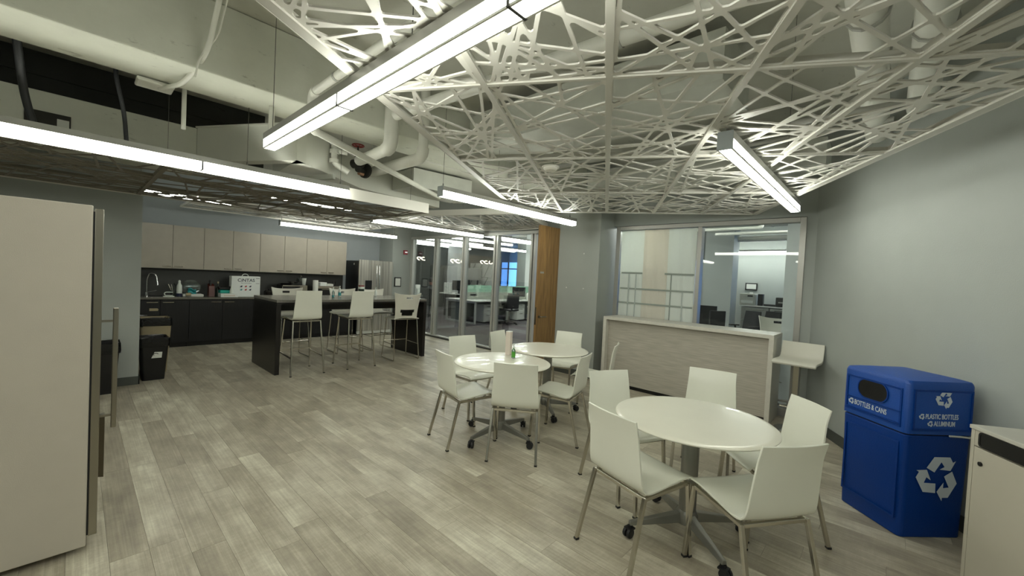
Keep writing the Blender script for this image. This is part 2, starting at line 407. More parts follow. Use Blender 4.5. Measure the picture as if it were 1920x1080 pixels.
ow = struct('floor', MB().box(-24, 4, 6.06, 24, -.2, -.012), 'subfloor', label='dark striped carpet floor of the office behind the glass')
ct = MB().box(-.299, .299, -.299, .299, -.012, 0).mesh('carpet_tile'); ct.materials.append(MATS['carpet'])
tl = []
for i in range(48):
    for j in range(30):
        x_, y_ = -24+.3+i*.6, 6.06+.3+j*.6
        if x_ < 4: tl.append((math.hypot(x_, y_), x_, y_))
tl.sort(); cm = MB(); cnt = 0
for d_, x_, y_ in tl:
    k = Vector((x_, y_, -H)); kk = k.dot(cf); px = 960 + 760.7*k.dot(cr)/kk if kk > .3 else -9999
    if cnt < 290 and 740 < px < 1560: link('carpet_tile', ct, None, ow, (x_, y_, 0)); cnt += 1
    else: cm.box(x_-.299, x_+.299, y_-.299, y_+.299, -.012, 0)
o = part('carpet_field', cm, 'carpet', ow); o['kind'] = 'stuff'

struct('ceiling', MB().box(-24, 6.2, -5, 24, SLAB, SLAB+.2), 'concrete_slab', label='bare painted concrete ceiling slab')
# walls
struct('wall_kitchen', MB().box(-10.05, -9.85, .4, 5.45, 0, SLAB), 'wall_blue')
struct('wall_pillar', MB().box(-6.95, -6.71, -4.8, .54, 0, SLAB).box(-10.05, -6.95, .34, .54, 0, SLAB), 'wall_grey')
struct('wall_alcove', MB().box(-10.05, -9.2, 5.42, 6.12, 0, SLAB), 'wall_grey')
struct('wall_header', MB().box(-9.2, -4.15, 5.97, 6.12, 2.46, SLAB).box(-3.34, .2, 5.97, 6.12, 2.45, SLAB), 'wall_grey')
struct('wall_column', MB().box(-4.12, -3.34, 5.55, 6.12, 0, SLAB), 'wall_grey', bevel=.004)
q = [rot(WALL4, v) for v in (-6.5, 6.3)] + [rot(WALL4+.2, v) for v in (6.3, -6.5)]
struct('wall_right', MB().prism([(p.x, p.y) for p in q], 0, SLAB), 'wall_grey')
struct('wall_back', MB().box(-7, 6.2, -5, -4.8, 0, SLAB), 'wall_grey')
struct('baseboard_pillar', MB().box(-6.708, -6.698, -4.8, .55, 0, .10).box(-7.2, -6.698, .542, .552, 0, .10), 'base_dark')
q = [rot(WALL4-.012, v) for v in (-6.3, 5.95)] + [rot(WALL4-.002, v) for v in (5.95, -6.3)]
struct('baseboard_right', MB().prism([(p.x, p.y) for p in q], 0, .105), 'base_dark')
struct('baseboard_column', MB().box(-4.13, -3.33, 5.538, 5.548, 0, .1).box(-3.338, -3.328, 5.538, 5.95, 0, .1), 'base_dark')
# nail holes on the column, tiny spackle dabs
sp = MB()
for x_, z_ in ((-3.93, 1.42), (-3.6, 1.42), (-3.62, 1.98)): sp.lathe([(.001, 0), (.012, .001), (.010, .003)], seg=8, M=frame_matrix((x_, 5.551, z_), (1, 0, 0), (0, 0, 1)))
for k in ('wall_column',):
    o = part('spackle_patch', sp, 'paper_white', bpy.data.objects[k])

# ------------------------------------------------------------------ concrete beams, soffit, void
o = struct('concrete_beam', MB().box(-4.18, -3.65, -4.8, 5.95, 2.9, SLAB-.002), 'concrete_white', bevel=.012, label='large painted concrete beam with chipped edges crossing the ceiling', cat='beam')
o = struct('concrete_header', MB().box(-5.5, -5.25, -4.8, .82, 2.45, 2.9), 'concrete_white', bevel=.008, label='white painted concrete header beyond the big ceiling beam, under the dark void', cat='beam')
v_ = Vector((-5.25, .82, 0)); e_ = v_ + D4*1.2; n_ = D3*.12
o = struct('drywall_soffit', MB().prism([(v_.x, v_.y), (e_.x, e_.y), (e_.x+n_.x, e_.y+n_.y), (v_.x+n_.x, v_.y+n_.y)], 2.56, 2.9), 'drywall_white', label='white drywall soffit face behind the pipe valves', cat='soffit')
struct('trim_1', MB().prism([(v_.x-.02*D3.x, v_.y-.02*D3.y), (e_.x-.02*D3.x, e_.y-.02*D3.y), (e_.x+n_.x, e_.y+n_.y), (v_.x+n_.x, v_.y+n_.y)], 2.9, 2.915), 'drywall_white')
o = struct('drywall_return', MB().prism([(-4.21, 1.42), (-4.9, 2.4), (-5.15, 3.8), (-5.3, 3.8), (-5.2, 1.5)], 2.56, 2.899), 'drywall_white', label='painted face behind the valve assembly under the beam', cat='soffit')
struct('wall_void', MB().box(-6.1, -5.9, -4.8, 1.6, 2.72, SLAB-.001).box(-5.9, -5.52, -4.8, .8, 2.72, 2.74), 'concrete_dark')  # wall added in a dark colour that stands in for the unlit void
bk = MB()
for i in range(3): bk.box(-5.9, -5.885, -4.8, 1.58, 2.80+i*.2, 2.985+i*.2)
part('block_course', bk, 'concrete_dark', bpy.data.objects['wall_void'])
# bulkhead beyond the pipes
o = struct('duct_bulkhead', MB().prism([(-4.22, 2.75), (-4.22, 5.7), (-6.2, 4.9), (-5.3, 2.75)], 2.9, SLAB-.003), 'drywall_white', label='painted bulkhead above the middle of the room, behind the bent white pipes', cat='bulkhead')

# ------------------------------------------------------------------ perforated ceiling panels
def clip(poly, n, d):
    """keep points with n.p <= d"""
    out = []
    for i in range(len(poly)):
        a, b = poly[i], poly[(i+1) % len(poly)]; da = n[0]*a[0]+n[1]*a[1]-d; db = n[0]*b[0]+n[1]*b[1]-d
        if da <= 0: out.append(a)
        if (da < 0 < db) or (db < 0 < da):
            t = da/(da-db); out.append((a[0]+(b[0]-a[0])*t, a[1]+(b[1]-a[1])*t))
    return out
def area(p): return .5*sum(p[i][0]*p[(i+1) % len(p)][1]-p[(i+1) % len(p)][0]*p[i][1] for i in range(len(p)))
def inset(poly, d):
    q = list(poly); n = len(poly)
    for i in range(n):
        a, b = poly[i], poly[(i+1) % n]; ex, ey = b[0]-a[0], b[1]-a[1]; L = math.hypot(ex, ey)
        if L < 1e-6: continue
        nx, ny = ey/L, -ex/L          # outward for ccw
        q = clip(q, (nx, ny), nx*a[0]+ny*a[1]-d)
        if len(q) < 3: return []
    c = []
    for p in q:
        if not c or math.hypot(p[0]-c[-1][0], p[1]-c[-1][1]) > 1e-4: c.append(p)
    if len(c) > 1 and math.hypot(c[0][0]-c[-1][0], c[0][1]-c[-1][1]) < 1e-4: c.pop()
    return c if len(c) > 2 and area(c) > 1e-5 else []
def rounded(poly, r):
    q = inset(poly, r)
    if not q: return []
    out = []; n = len(q)
    for i in range(n):
        p0, p, p1 = q[i-1], q[i], q[(i+1) % n]
        a0 = math.atan2(p[1]-p0[1], p[0]-p0[0]) - pi/2; a1 = math.atan2(p1[1]-p[1], p1[0]-p[0]) - pi/2
        while a1 < a0: a1 += 2*pi
        k = 2 if a1-a0 > .6 else 1
        for j in range(k+1): a = a0+(a1-a0)*j/k; out.append((p[0]+r*cos(a), p[1]+r*sin(a)))
    return out
def ring(outer, inner):
    cx = sum(p[0] for p in inner)/len(inner); cy = sum(p[1] for p in inner)/len(inner)
    ang = lambda p: math.atan2(p[1]-cy, p[0]-cx)
    O = sorted(range(len(outer)), key=lambda i: ang(outer[i])); I = sorted(range(len(inner)), key=lambda i: ang(inner[i]))
    no, ni = len(O), len(I); oa = [ang(outer[i]) for i in O]; ia = [ang(inner[i]) for i in I]; tris = []
    i = j = 0
    while i < no or j < ni:
        na = oa[(i+1) % no] + (2*pi if i+1 >= no else 0) if i < no else 99
        nb = ia[(j+1) % ni] + (2*pi if j+1 >= ni else 0) if j < ni else 99
        if na <= nb: tris.append((('o', O[i % no]), ('o', O[(i+1) % no]), ('i', I[j % ni]))); i += 1
        else: tris.append((('o', O[i % no]), ('i', I[(j+1) % ni]), ('i', I[j % ni]))); j += 1
    return tris
def lattice_mesh(W, L, nlines, seed, bw=.0165, th=.008, clip_poly=None):
    rnd = random.Random(seed); base = [(-W/2, -L/2), (W/2, -L/2), (W/2, L/2), (-W/2, L/2)]
    if clip_poly:
        for (n, d) in clip_poly: base = clip(base, n, d)
        if len(base) < 3 or area(base) < .01: return None
    cells = [base]; hubs = [(rnd.uniform(-W/2, W/2), rnd.uniform(-L/2, L/2)) for _ in range(4)]
    for k in range(nlines):
        if k % 3 == 0: h = rnd.choice(hubs); px, py = h[0]+rnd.gauss(0, .02), h[1]+rnd.gauss(0, .02)
        else: px, py = rnd.uniform(-W/2, W/2), rnd.uniform(-L/2, L/2)
        a = rnd.uniform(0, pi); n = (cos(a), sin(a)); d = n[0]*px+n[1]*py; new = []
        for c in cells:
            if rnd.random() < .04 or area(c) < .0006: new.append(c); continue
            A = clip(c, n, d); B = clip(c, (-n[0], -n[1]), -d)
            for q_ in (A, B):
                if len(q_) > 2 and area(q_) > 1e-5: new.append(q_)
        cells = new
    mb = MB(); z0, z1 = 0, th
    for c in cells:
        h = inset(c, bw/2)
        hole = []
        if h and area(h) > .00025:
            hole = rounded(h, .011) or rounded(h, .005) or h
        b = len(mb.v); n = len(c)
        if not hole:
            mb.v += [(x, y, z0) for x, y in c] + [(x, y, z1) for x, y in c]
            mb.f += [tuple(b+i for i in reversed(range(n))), tuple(b+n+i for i in range(n))]; continue
        m_ = len(hole); mb.v += [(x, y, z0) for x, y in c] + [(x, y, z0) for x, y in hole] + [(x, y, z1) for x, y in c] + [(x, y, z1) for x, y in hole]
        K = n+m_
        for t in ring(c, hole):
            id_ = [b + (i if k == 'o' else n+i) for k, i in t]
            mb.f.append(tuple(reversed(id_))); mb.f.append(tuple(i+K for i in id_))
        for i in range(m_):
            a, d_ = b+n+i, b+n+(i+1) % m_; mb.f.append((a, a+K, d_+K, d_))
    me = bpy.data.meshes.new('lattice_panel'); me.from_pydata(mb.v, [], mb.f); me.update(); me.materials.append(MATS['lattice_white'])
    return me
G4, G3 = .598, 1.237
big = [lattice_mesh(G4-.02, G3-.02, 19, 100+i) for i in range(6)]
cl2 = thing('ceiling_cloud', 'large angled canopy of white lattice panels over the round tables', 'ceiling canopy')
Z2 = 2.482
v4s = [-1.23 + G4*i for i in range(6)]; v3s = [5.64 - G3*i for i in range(8)]
k = 0
for i in range(5):
    for j in range(7):
        p = rot((v4s[i]+v4s[i+1])/2, (v3s[j]+v3s[j+1])/2, Z2)
        o = link('lattice_panel', big[(i*5+j*3+i*j) % 6], None, cl2, p, R(30) + (pi if (i+j) % 2 else 0))
for i, v in enumerate(v4s):
    m = MB(); wd = .030 if 0 < i < 5 else .05
    m.bar(rot(v, v3s[-1], Z2-.003), rot(v, 5.64, Z2-.003), wd, .012).bar(rot(v, v3s[-1], Z2+.022), rot(v, 5.64, Z2+.022), .006, .04)
    part('edge_trim' if i in (0, 5) else 'grid_rail', m, 'rail_white', cl2)
    if i in (0, 5):
        s_ = -1 if i == 0 else 1
        part('edge_trim', MB().bar(rot(v+s_*.028, v3s[-1], Z2+.02), rot(v+s_*.028, 5.64, Z2+.02), .005, .06), 'rail_white', cl2)
for j, v in enumerate(v3s):
    m = MB().bar(rot(v4s[0], v, Z2-.0035), rot(v4s[-1], v, Z2-.0035), .022 if j else .035, .010)
    m.bar(rot(v4s[0], v, Z2+.02), rot(v4s[-1], v, Z2+.02), .005, .036)
    part('cross_rail' if j else 'edge_trim', m, 'rail_white', cl2)
for v4_, v3_ in ((-1.23, .7), (-.02, 1.92), (1.17, 3.15), (-.62, 4.4), (1.76, .7), (-1.23, 4.4)):
    part('hanger_wire', MB().tube([rot(v4_, v3_, Z2+.03), rot(v4_, v3_, SLAB-.002)], .0015, 5), 'cable_steel', cl2)
# smoke detector sitting in the lattice
sd = thing('smoke_detector', 'round white smoke detector set into the lattice above the round tables', 'smoke detector', (-2.13, 2.69, Z2-.035))
part('detector_body', MB().lathe([(.01, 0), (.045, .002), (.058, .014), (.06, .03)], seg=24), 'fascia_white', sd, smooth=True)
part('detector_base', MB().lathe([(.072, .027), (.074, .034), (.02, .04)], seg=24), 'fascia_white', sd, smooth=True)

def cloud_rect(label, X0, X1, Y0, Y1, z, xs, ys, seed, fascia, lines=17, group=None, lm='lattice_white', rl='rail_white'):
    t = thing('ceiling_cloud', label, 'ceiling canopy', group=group)
    cache = {}
    for i in range(len(xs)-1):
        for j in range(len(ys)-1):
            W, L = round(xs[i+1]-xs[i]-.02, 3), round(ys[j+1]-ys[j]-.02, 3); kk = (W, L, (i+j) % 3)
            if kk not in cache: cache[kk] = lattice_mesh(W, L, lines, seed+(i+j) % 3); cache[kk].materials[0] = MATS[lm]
            link('lattice_panel', cache[kk], None, t, ((xs[i]+xs[i+1])/2, (ys[j]+ys[j+1])/2, z), pi if (i % 2) else 0)
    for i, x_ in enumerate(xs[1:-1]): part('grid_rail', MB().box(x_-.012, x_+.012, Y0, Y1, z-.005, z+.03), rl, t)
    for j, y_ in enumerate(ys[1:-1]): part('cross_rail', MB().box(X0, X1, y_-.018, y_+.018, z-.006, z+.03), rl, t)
    for nm, bx, on in (('x1', (X1-.002, X1+.010, Y0, Y1), fascia[0]), ('y1', (X0, X1, Y1-.002, Y1+.010), fascia[1]), ('x0', (X0-.01, X0+.002, Y0, Y1), fascia[2]), ('y0', (X0, X1, Y0-.01, Y0+.002), fascia[3])):
        part('edge_fascia', MB().box(*bx, z-.012, z-.012+on), 'fascia_white', t)
    for x_ in (X0+.2, X1-.02):
        for y_ in (Y0+.3, (Y0+Y1)/2, Y1-.25): part('hanger_wire', MB().tube([(x_, y_, z+.03), (x_, y_, SLAB-.002)], .0015, 5), 'cable_steel', t)
    return t
Z1 = 2.30
xs = [-6.50, -5.76, -5.01, -4.27]; ys = [2.985-1.25*k_ for k_ in range(5)][::-1]
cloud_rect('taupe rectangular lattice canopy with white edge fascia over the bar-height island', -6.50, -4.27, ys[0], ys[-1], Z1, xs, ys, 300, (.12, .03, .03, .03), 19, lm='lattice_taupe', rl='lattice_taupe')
xs = [-8.98, -8.38, -7.78, -7.4]; ys = [1.2, 2.35, 3.5, 4.55]
cloud_rect('small lattice canopy by the kitchen wall above the wall cabinets and lamp', -8.98, -7.4, 1.2, 4.55, 2.48, xs, ys, 400, (.03, .03, .03, .03), 18)
# angled canopy in front of the glass wall
def cloud_poly(label, poly, z, seed):
    t = thing('ceiling_cloud', label, 'ceiling canopy')
    n = len(poly); hp = []
    for i in range(n):
        a, b = poly[i], poly[(i+1) % n]; ex, ey = b[0]-a[0], b[1]-a[1]; L = math.hypot(ex, ey); nn = (ey/L, -ex/L); hp.append((nn, nn[0]*a[0]+nn[1]*a[1]))
    c30, s30 = cos(R(30)), sin(R(30)); k_ = 0
    for i in range(-8, 1):
        for j in range(2, 9):
            c4, c3 = -1.23+G4*(i+.5), 1.0+G3*(j+.5)
            ctr = rot(c4, c3)
            loc = [((nn[0]*c30+nn[1]*s30, -nn[0]*s30+nn[1]*c30), d-(nn[0]*ctr.x+nn[1]*ctr.y)) for nn, d in hp]
            me = lattice_mesh(G4-.02, G3-.02, 18, seed+k_ % 5, clip_poly=loc); k_ += 1
            if me: link('lattice_panel', me, None, t, (ctr.x, ctr.y, z), R(30))
    for i in range(n):
        a, b = poly[i], poly[(i+1) % n]
        part('edge_fascia', MB().bar((a[0], a[1], z+.03), (b[0], b[1], z+.03), .012, .09), 'fascia_white', t)
    for i in range(-7, 0):
        v = -1.23+G4*i; P_ = []
        for s in range(200):
            p = rot(v, 2+s*.04); 
            if all(nn[0]*p.x+nn[1]*p.y < d-.01 for nn, d in hp): P_.append(p)
        if len(P_) > 3: part('grid_rail', MB().bar((P_[0].x, P_[0].y, z-.002), (P_[-1].x, P_[-1].y, z-.002), .024, .012), 'rail_white', t)
    for p in poly: part('hanger_wire', MB().tube([(p[0]*.99+.01*poly[0][0], p[1]*.99+.01*poly[0][1], z+.05), (p[0]*.99+.01*poly[0][0], p[1]*.99+.01*poly[0][1], SLAB-.002)], .0015, 5), 'cable_steel', t)
    return t
cloud_poly('angled lattice canopy hanging in front of the glass office wall', [(-6.46, 3.5), (-3.86, 4.32), (-4.55, 5.75), (-5.5, 5.8), (-6.46, 5.38)], 2.47, 500)

# ------------------------------------------------------------------ linear pendant lamps
def lamp(label, p0, p1, z, modules, wires=(), caps=(1, 1), mat_='diffuser', w_=.085, h_=.105, group=None, name='linear_lamp', zt=SLAB):
    """p0->p1 centre line, z = bottom"""
    a, b = Vector((*p0, 0)), Vector((*p1, 0)); d = (b-a); L = d.length; ang = math.atan2(d.y, d.x)
    t = thing(name, label, 'ceiling lamp', (a.x, a.y, z), ang, group)
    hz = h_*.42
    part('housing', MB().box(0, L, -w_/2, w_/2, h_-hz, h_), 'lamp_housing', t, bevel=.002)
    for k in range(modules):
        x0, x1 = L*k/modules+.004, L*(k+1)/modules-.004
        part('diffuser', MB().box(x0, x1, -w_/2+.003, w_/2-.003, .001, h_-hz-.0005), mat_, t)
        part('edge_bead', MB().box(x0, x1, -w_/2+.0015, -w_/2+.009, -.0015, .006).box(x0, x1, w_/2-.009, w_/2-.0015, -.0005, .0025), 'bead_grey', t)
    for k in range(modules+1):
        x_ = L*k/modules
        if k in (0, modules):
            if caps[0 if k == 0 else 1]: part('end_cap', MB().box(x_-.008 if k == 0 else x_-.003, x_+.003 if k == 0 else x_+.008, -w_/2-.001, w_/2+.001, -.002, h_+.001), 'lamp_cap', t)
        else: part('joint_seam', MB().box(x_-.006, x_+.006, -w_/2-.001, w_/2+.001, -.0025, h_-hz), 'alu_dark', t)
    for x_ in wires:
        part('suspension_cable', MB().tube([(x_, 0, h_), (x_, 0, zt-z-.002)], .0022, 6).lathe([(.006, 0), (.006, .03), (.003, .036)], (x_, 0, h_), 8), 'cable_steel', t)
    return t
lamp('very large linear lamp nearest the camera, crossing over the lattice at upper centre', (-3.29, .925), (.30, .925), 2.365, 3, (.06, 1.8, 3.5), caps=(0, 1))
lamp('longest linear lamp, upper left, running beside the island canopy', (-4.15, 1.90), (-4.15, -1.75), 2.29, 3, (.08, .9, 2.9), caps=(0, 1), zt=2.9)
lamp('short linear lamp near the right wall, in front of the window', (-.755, 2.59), (-.755, 5.02), 2.355, 2, (.03,), zt=2.355+.14)
lamp('linear lamp in the middle of the room beside the grey column and oak door', (-3.50, 2.59), (-3.50, 5.05), 2.355, 2, (.03, 2.35))
lamp('linear lamp beyond the island running towards the glass wall', (-6.37, 3.34), (-6.37, 5.85), 2.345, 2, (.08,), mat_='diffuser_kitchen')
lamp('linear lamp closest to the kitchen wall cabinets', (-8.66, 2.66), (-8.66, 5.18), 2.325, 2, (.03, 2.47), mat_='diffuser_kitchen')
lamp('linear lamp glimpsed above the lattice over the sink end of the kitchen', (-7.55, .5), (-7.55, 1.62), 2.43, 1, ())
lamp('linear lamp behind the camera over the near end of the room', (-1.4, -.95), (3.1, -.95), 2.45, 4, (.1, 3.6), group='lamps behind the camera')  # unseen lamp, added to lift the near floor and freezer side
lamp('second linear lamp behind the camera near the back wall', (-2.2, -3.4), (1.6, -3.5), 2.45, 3, (.1, 3.6), group='lamps behind the camera')  # also unseen, added as fill
lamp('slim lamp glimpsed through the middle of the island canopy', (-6.08, 1.75), (-6.08, 2.85), 2.42, 1, (), w_=.02, h_=.05, mat_='diffuser_kitchen')  # glowing bar put in for the glints among the lattice

# ------------------------------------------------------------------ pipes above
def pipe(label, pts, r, m='pipe_white', fr=.12, bands=(), name='ceiling_pipe', elbows=True, cat='pipe'):
    t = thing(name, label, cat)
    path = fillet_path(pts, fr); part('pipe_run', MB().tube(path, r, 14), m, t, smooth=True)
    if elbows:
        for p in pts[1:-1]:
            i = min(range(len(path)), key=lambda q: (path[q]-Vector(p)).length); seg = path[max(0, i-3):i+4]
            if len(seg) > 2: part('elbow', MB().tube(seg, r*1.22, 14), m, t, smooth=True)
    for f_ in bands:
        a = Vector(pts[0]); b = Vector(pts[1]); p = a.lerp(b, f_); d = (b-a).normalized()*.012
        part('clamp_band', MB().tube([p-d, p+d], r*1.13, 14), 'pipe_grey', t)
    return t
pipe('white pipe dropping beside the big beam and turning towards the kitchen', [(-1.2, 1.18, 2.84), (-3.22, 1.18, 2.84), (-3.22, 1.18, 2.66), (-3.25, 1.2, 2.58), (-4.55, 3.35, 2.58)], .028, fr=.06, bands=(.45, .8))
pipe('thick white pipe bending down in front of the big beam towards the valve', [(-3.56, 2.03, 3.40), (-3.56, 2.03, 2.72), (-4.38, 2.12, 2.75)], .055, fr=.1)
pipe('second thick white pipe bending down, right of the first', [(-3.57, 2.40, 3.40), (-3.57, 2.40, 2.72), (-4.7, 2.44, 2.74)], .05, fr=.1)
pipe('long white pipe crossing above the lattice canopy', [(-3.4, 1.98, 2.98), (.2, 2.28, 2.98)], .05, bands=(.35, .6, .8), elbows=False)
pipe('large white duct pipe above the lattice, left of two by the right wall', [(-.16, 1.6, 3.0), (-.16, 4.9, 3.0)], .085, bands=(.2, .35, .5, .62), elbows=False)
pipe('large white duct pipe above the lattice, nearest the right wall', [(.10, 1.5, 3.02), (.10, 4.45, 3.02)], .085, bands=(.22, .4, .55), elbows=False)
pipe('thin grey conduit above the lattice parallel to the wall', [(-3.6, 4.6, 2.95), (-.05, 4.4, 2.95)], .02, 'pipe_grey', elbows=False)
pipe('dark sprinkler line above the far lattice', [(-3.4, 3.5, 2.75), (.6, 3.5, 2.75)], .022, 'pipe_grey', elbows=False)
pipe('small white vertical pipe left of the largest lamp end', [(-3.95, 1.12, 2.9), (-3.95, 1.12, 2.62), (-3.8, 1.12, 2.58)], .022, fr=.03)
pipe('white vertical strut below the big beam', [(-4.3, .58, 3.2), (-4.3, .58, 2.62)], .016, elbows=False)
# conduit with box clipped to the beam
t = thing('junction_box', 'white conduit with junction box fixed below the concrete beam, upper left', 'junction box')
part('box_cover', MB().box(-4.30, -4.12, .28, .50, 2.862, 2.892), 'pipe_white', t, bevel=.012)
part('conduit', MB().tube(fillet_path([(-4.2, .42, 2.86), (-3.9, .52, 2.85), (-3.55, .60, 3.0), (-3.2, .62, 3.4)], .12), .017, 10), 'pipe_white', t, smooth=True)
part('loose_cord', MB().tube(fillet_path([(-3.25, .66, 3.36), (-3.45, .64, 3.1), (-3.56, .60, 3.02), (-3.60, .56, 2.95), (-3.66, .55, 2.84)], .05), .006, 6), 'pipe_white', t, smooth=True)
for lb, p in (('thick black hose hanging from the void, far left', [(-4.45, -.33, 3.3), (-4.55, -.30, 2.95), (-4.72, -.28, 2.7), (-4.72, -.22, 2.45)]), ('thinner black hose hanging from the void, left of the junction box', [(-4.4, .18, 3.3), (-4.45, .18, 2.95), (-4.5, .24, 2.7), (-4.5, .26, 2.42)])):
    tag(part('hanging_hose', MB().tube(fillet_path(p, .15), .024 if 'thick ' in lb else .014, 10), 'hose_black', smooth=True), lb, 'hose')
t = thing('vent_grille', 'small dark wall grille with pale tag on the white header above the long lamp', 'vent', (-5.247, -.17, 2.64))
part('grille_frame', MB().box(0, .012, -.14, .12, -.05, .09), 'valve_dark', t); part('paper_tag', MB().box(.012, .016, .04, .11, -.05, .05), 'paper_white', t)
# valve assembly
t = thing('pipe_valve', 'black and brass pipe valve with red handwheel above the middle of the room', 'valve', (-4.44, 2.13, 2.73))
part('valve_body', MB().tube([(0, 0, -.02), (0, 0, .12)], .032, 12).tube([(-.06, -.02, 0), (.06, .02, 0)], .05, 12).tube([(.02, 0, -.06), (-.03, .08, -.06)], .04, 12), 'valve_dark', t, smooth=True)
part('valve_flange', MB().tube([(-.03, .10, -.05), (-.04, .125, -.05)], .085, 18), 'valve_dark', t)
part('brass_fitting', MB().tube([(0, .02, -.10), (-.02, .08, -.10)], .022, 10), 'brass', t)
hw = MB(); hw.tube([(.06*cos(a*pi/8), .06*sin(a*pi/8), .2) for a in range(17)], .009, 6, caps=False)
for a in range(5): hw.tube([(0, 0, .19), (.06*cos(a*2*pi/5), .06*sin(a*2*pi/5), .2)], .006, 5)
part('handwheel', hw, 'valve_red', t); part('valve_stem', MB().tube([(0, 0, .1), (0, 0, .2)], .01, 8), 'valve_dark', t)
t = thing('pipe_cluster', 'cluster of white painted pipe fittings left of the red-wheeled valve', 'pipe fittings', (-4.46, 1.90, 2.70))
part('riser', MB().tube(fillet_path([(0, -.02, .22), (0, -.02, -.02), (.05, .12, -.10)], .06), .035, 12), 'pipe_white', t, smooth=True)
for z_, r_ in ((.2, .048), (.1, .05), (.0, .05)): part('collar', MB().tube([(0, -.02, z_-.02), (0, -.02, z_+.02)], r_, 12), 'pipe_white', t, smooth=True)
part('tee_branch', MB().tube([(0, -.02, .12), (.05, .1, .11)], .03, 12), 'pipe_white', t, smooth=True)
# perforated strut channels and a rectangular duct
def duct(label, mb, m='duct', cat='duct'): return tag(part('air_duct', mb, m), label, cat)
duct('rectangular white duct end under the bulkhead behind the valves', MB().prism([(-4.45, 2.87), (-4.35, 3.75), (-5.0, 3.9), (-4.95, 2.87)], 2.63, 2.86))
duct('long rectangular duct above the far end of the big lattice', MB().box(-3.1, -.5, 4.75, 5.15, 2.75, 3.0))
duct('wide duct above the middle of the big lattice', MB().box(-3.5, -.9, 2.95, 3.6, 2.95, 3.3))
t = tag(part('strut_channel', MB().bar((-4.85, 1.62, 2.50), (-4.40, 1.86, 2.52), .04, .05), 'duct'), 'perforated steel strut channel near the valves', 'bracket')

# ------------------------------------------------------------------ glass wall and office door
XS = [-9.17, -8.135, -7.075, -6.055, -5.035]
gw = thing('glass_partition', 'full-height glazed office partition with slim aluminium double posts', 'partition'); gw['kind'] = 'structure'
for i, x_ in enumerate(XS):
    hw_ = .065
    part('post', MB().box(x_-hw_, x_-.012, 5.95, 6.05, .05, 2.40), 'alu_post', gw, bevel=.004)
    part('post', MB().box(x_+.014, x_+hw_, 5.95, 6.05, .05, 2.40), 'alu_post', gw, bevel=.004)
    part('gasket', MB().box(x_-.012, x_+.014, 5.97, 6.03, .05, 2.40), 'alu_dark', gw)
for i in range(4): part('pane', MB().box(XS[i]+.064, XS[i+1]-.064, 5.995, 6.005, .05, 2.41), 'glass_clear', gw)
part('head_rail', MB().box(-9.235, -4.12, 5.94, 6.06, 2.40, 2.46), 'alu_post', gw, bevel=.003)
part('sill_rail', MB().box(-9.235, -4.97, 5.94, 6.06, 0, .05), 'alu_post', gw, bevel=.003)
part('base_cover', MB().box(-9.235, -4.97, 5.925, 5.94, 0, .03), 'alu_dark', gw)
dr = thing('door_1', 'oak office door standing open against the grey column', 'door', (-4.115, 5.93, 0), R(-90-1)); dr['kind'] = 'structure'
part('door_leaf', MB().box(.0, .88, -.045, 0, .008, 2.405), 'oak', dr, bevel=.002)
part('lock_plate', MB().box(.88, .8815, -.038, -.010, .80, 1.08), 'lever', dr)
part('door_handle', MB().tube(fillet_path([(.82, 0, .93), (.82, .05, .93), (.70, .055, .93)], .015), .009, 8).tube([(.82, 0, .93), (.82, .012, .93)], .024, 14), 'lever', dr, smooth=True)
part('nameplate', MB().box(.75, .84, 0, .003, 1.63, 1.66), 'window_frame', dr)
struct('trim_2', MB().box(-4.14, -4.10, 5.95, 6.07, 0, 2.46), 'alu_post')

# ------------------------------------------------------------------ window by the reception counter
wn = thing('window_1', 'tall two-pane interior window looking into the office, left pane covered with paper', 'window'); wn['kind'] = 'structure'
fr_ = [('window_frame', (-3.27, -3.20, .05, 2.44)), ('window_frame', (-.83, -.765, .05, 2.44)), ('mullion', (-2.01, -1.955, .10, 2.38))]
for nm, (a, b, c, d) in fr_: part(nm, MB().box(a, b, 5.93, 6.05, c, d), 'window_frame', wn, bevel=.004)
part('window_frame', MB().box(-3.20, -.83, 5.93, 6.05, 2.38, 2.44), 'window_frame', wn, bevel=.004)
part('window_sill', MB().box(-3.20, -.83, 5.93, 6.05, .0, .10), 'window_frame', wn, bevel=.004)
part('transom', MB().box(-3.20, -.83, 5.97, 6.03, .17, .19), 'window_frame', wn)
part('pane', MB().box(-3.20, -2.01, 5.988, 5.995, .10, 2.38), 'glass_clear', wn); part('pane', MB().box(-1.955, -.83, 5.985, 5.995, .10, 2.38), 'glass_clear', wn)
struct('wall_corner', MB().box(-.77, -.5, 5.95, 6.12, 0, 2.46), 'wall_grey')
ps = thing('paper_screen', 'three pale paper sheets hung over the left window pane with grid lines', 'paper screen')
for x0, x1, m_ in ((-3.185, -2.80, 'paper_cool'), (-2.805, -2.42, 'paper_warm'), (-2.425, -2.02, 'paper_cool')):
    part('sheet', MB().sheet(lambda u, v, a=x0, b=x1: (a+(b-a)*u, 5.953+.010*sin(u*14+v*3)*(1 if b > -2.5 else .5), .35+v*(2.37-.35)), 16, 6, .0008), m_, ps, smooth=True)
for z_, x0, x1 in ((1.705, -3.15, -2.80), (1.705, -2.45, -2.03), (1.46, -3.16, -2.03), (1.235, -3.18, -2.03), (.98, -3.18, -2.03), (.78, -3.18, -2.03)): part('grid_line', MB().box(x0, x1, 5.938, 5.941, z_-.012, z_+.012), 'paper_line', ps)  # shadow grid laid on the paper as thin darker strips
for x_, a, b in ((-2.35, .7, 1.70), (-3.02, .7, 1.69), (-2.90, .7, 1.69), (-2.18, .7, 1.45)): part('grid_line', MB().box(x_-.008, x_+.008, 5.937, 5.940, a, b), 'paper_line' if x_ == -2.35 else 'paper_fold', ps)

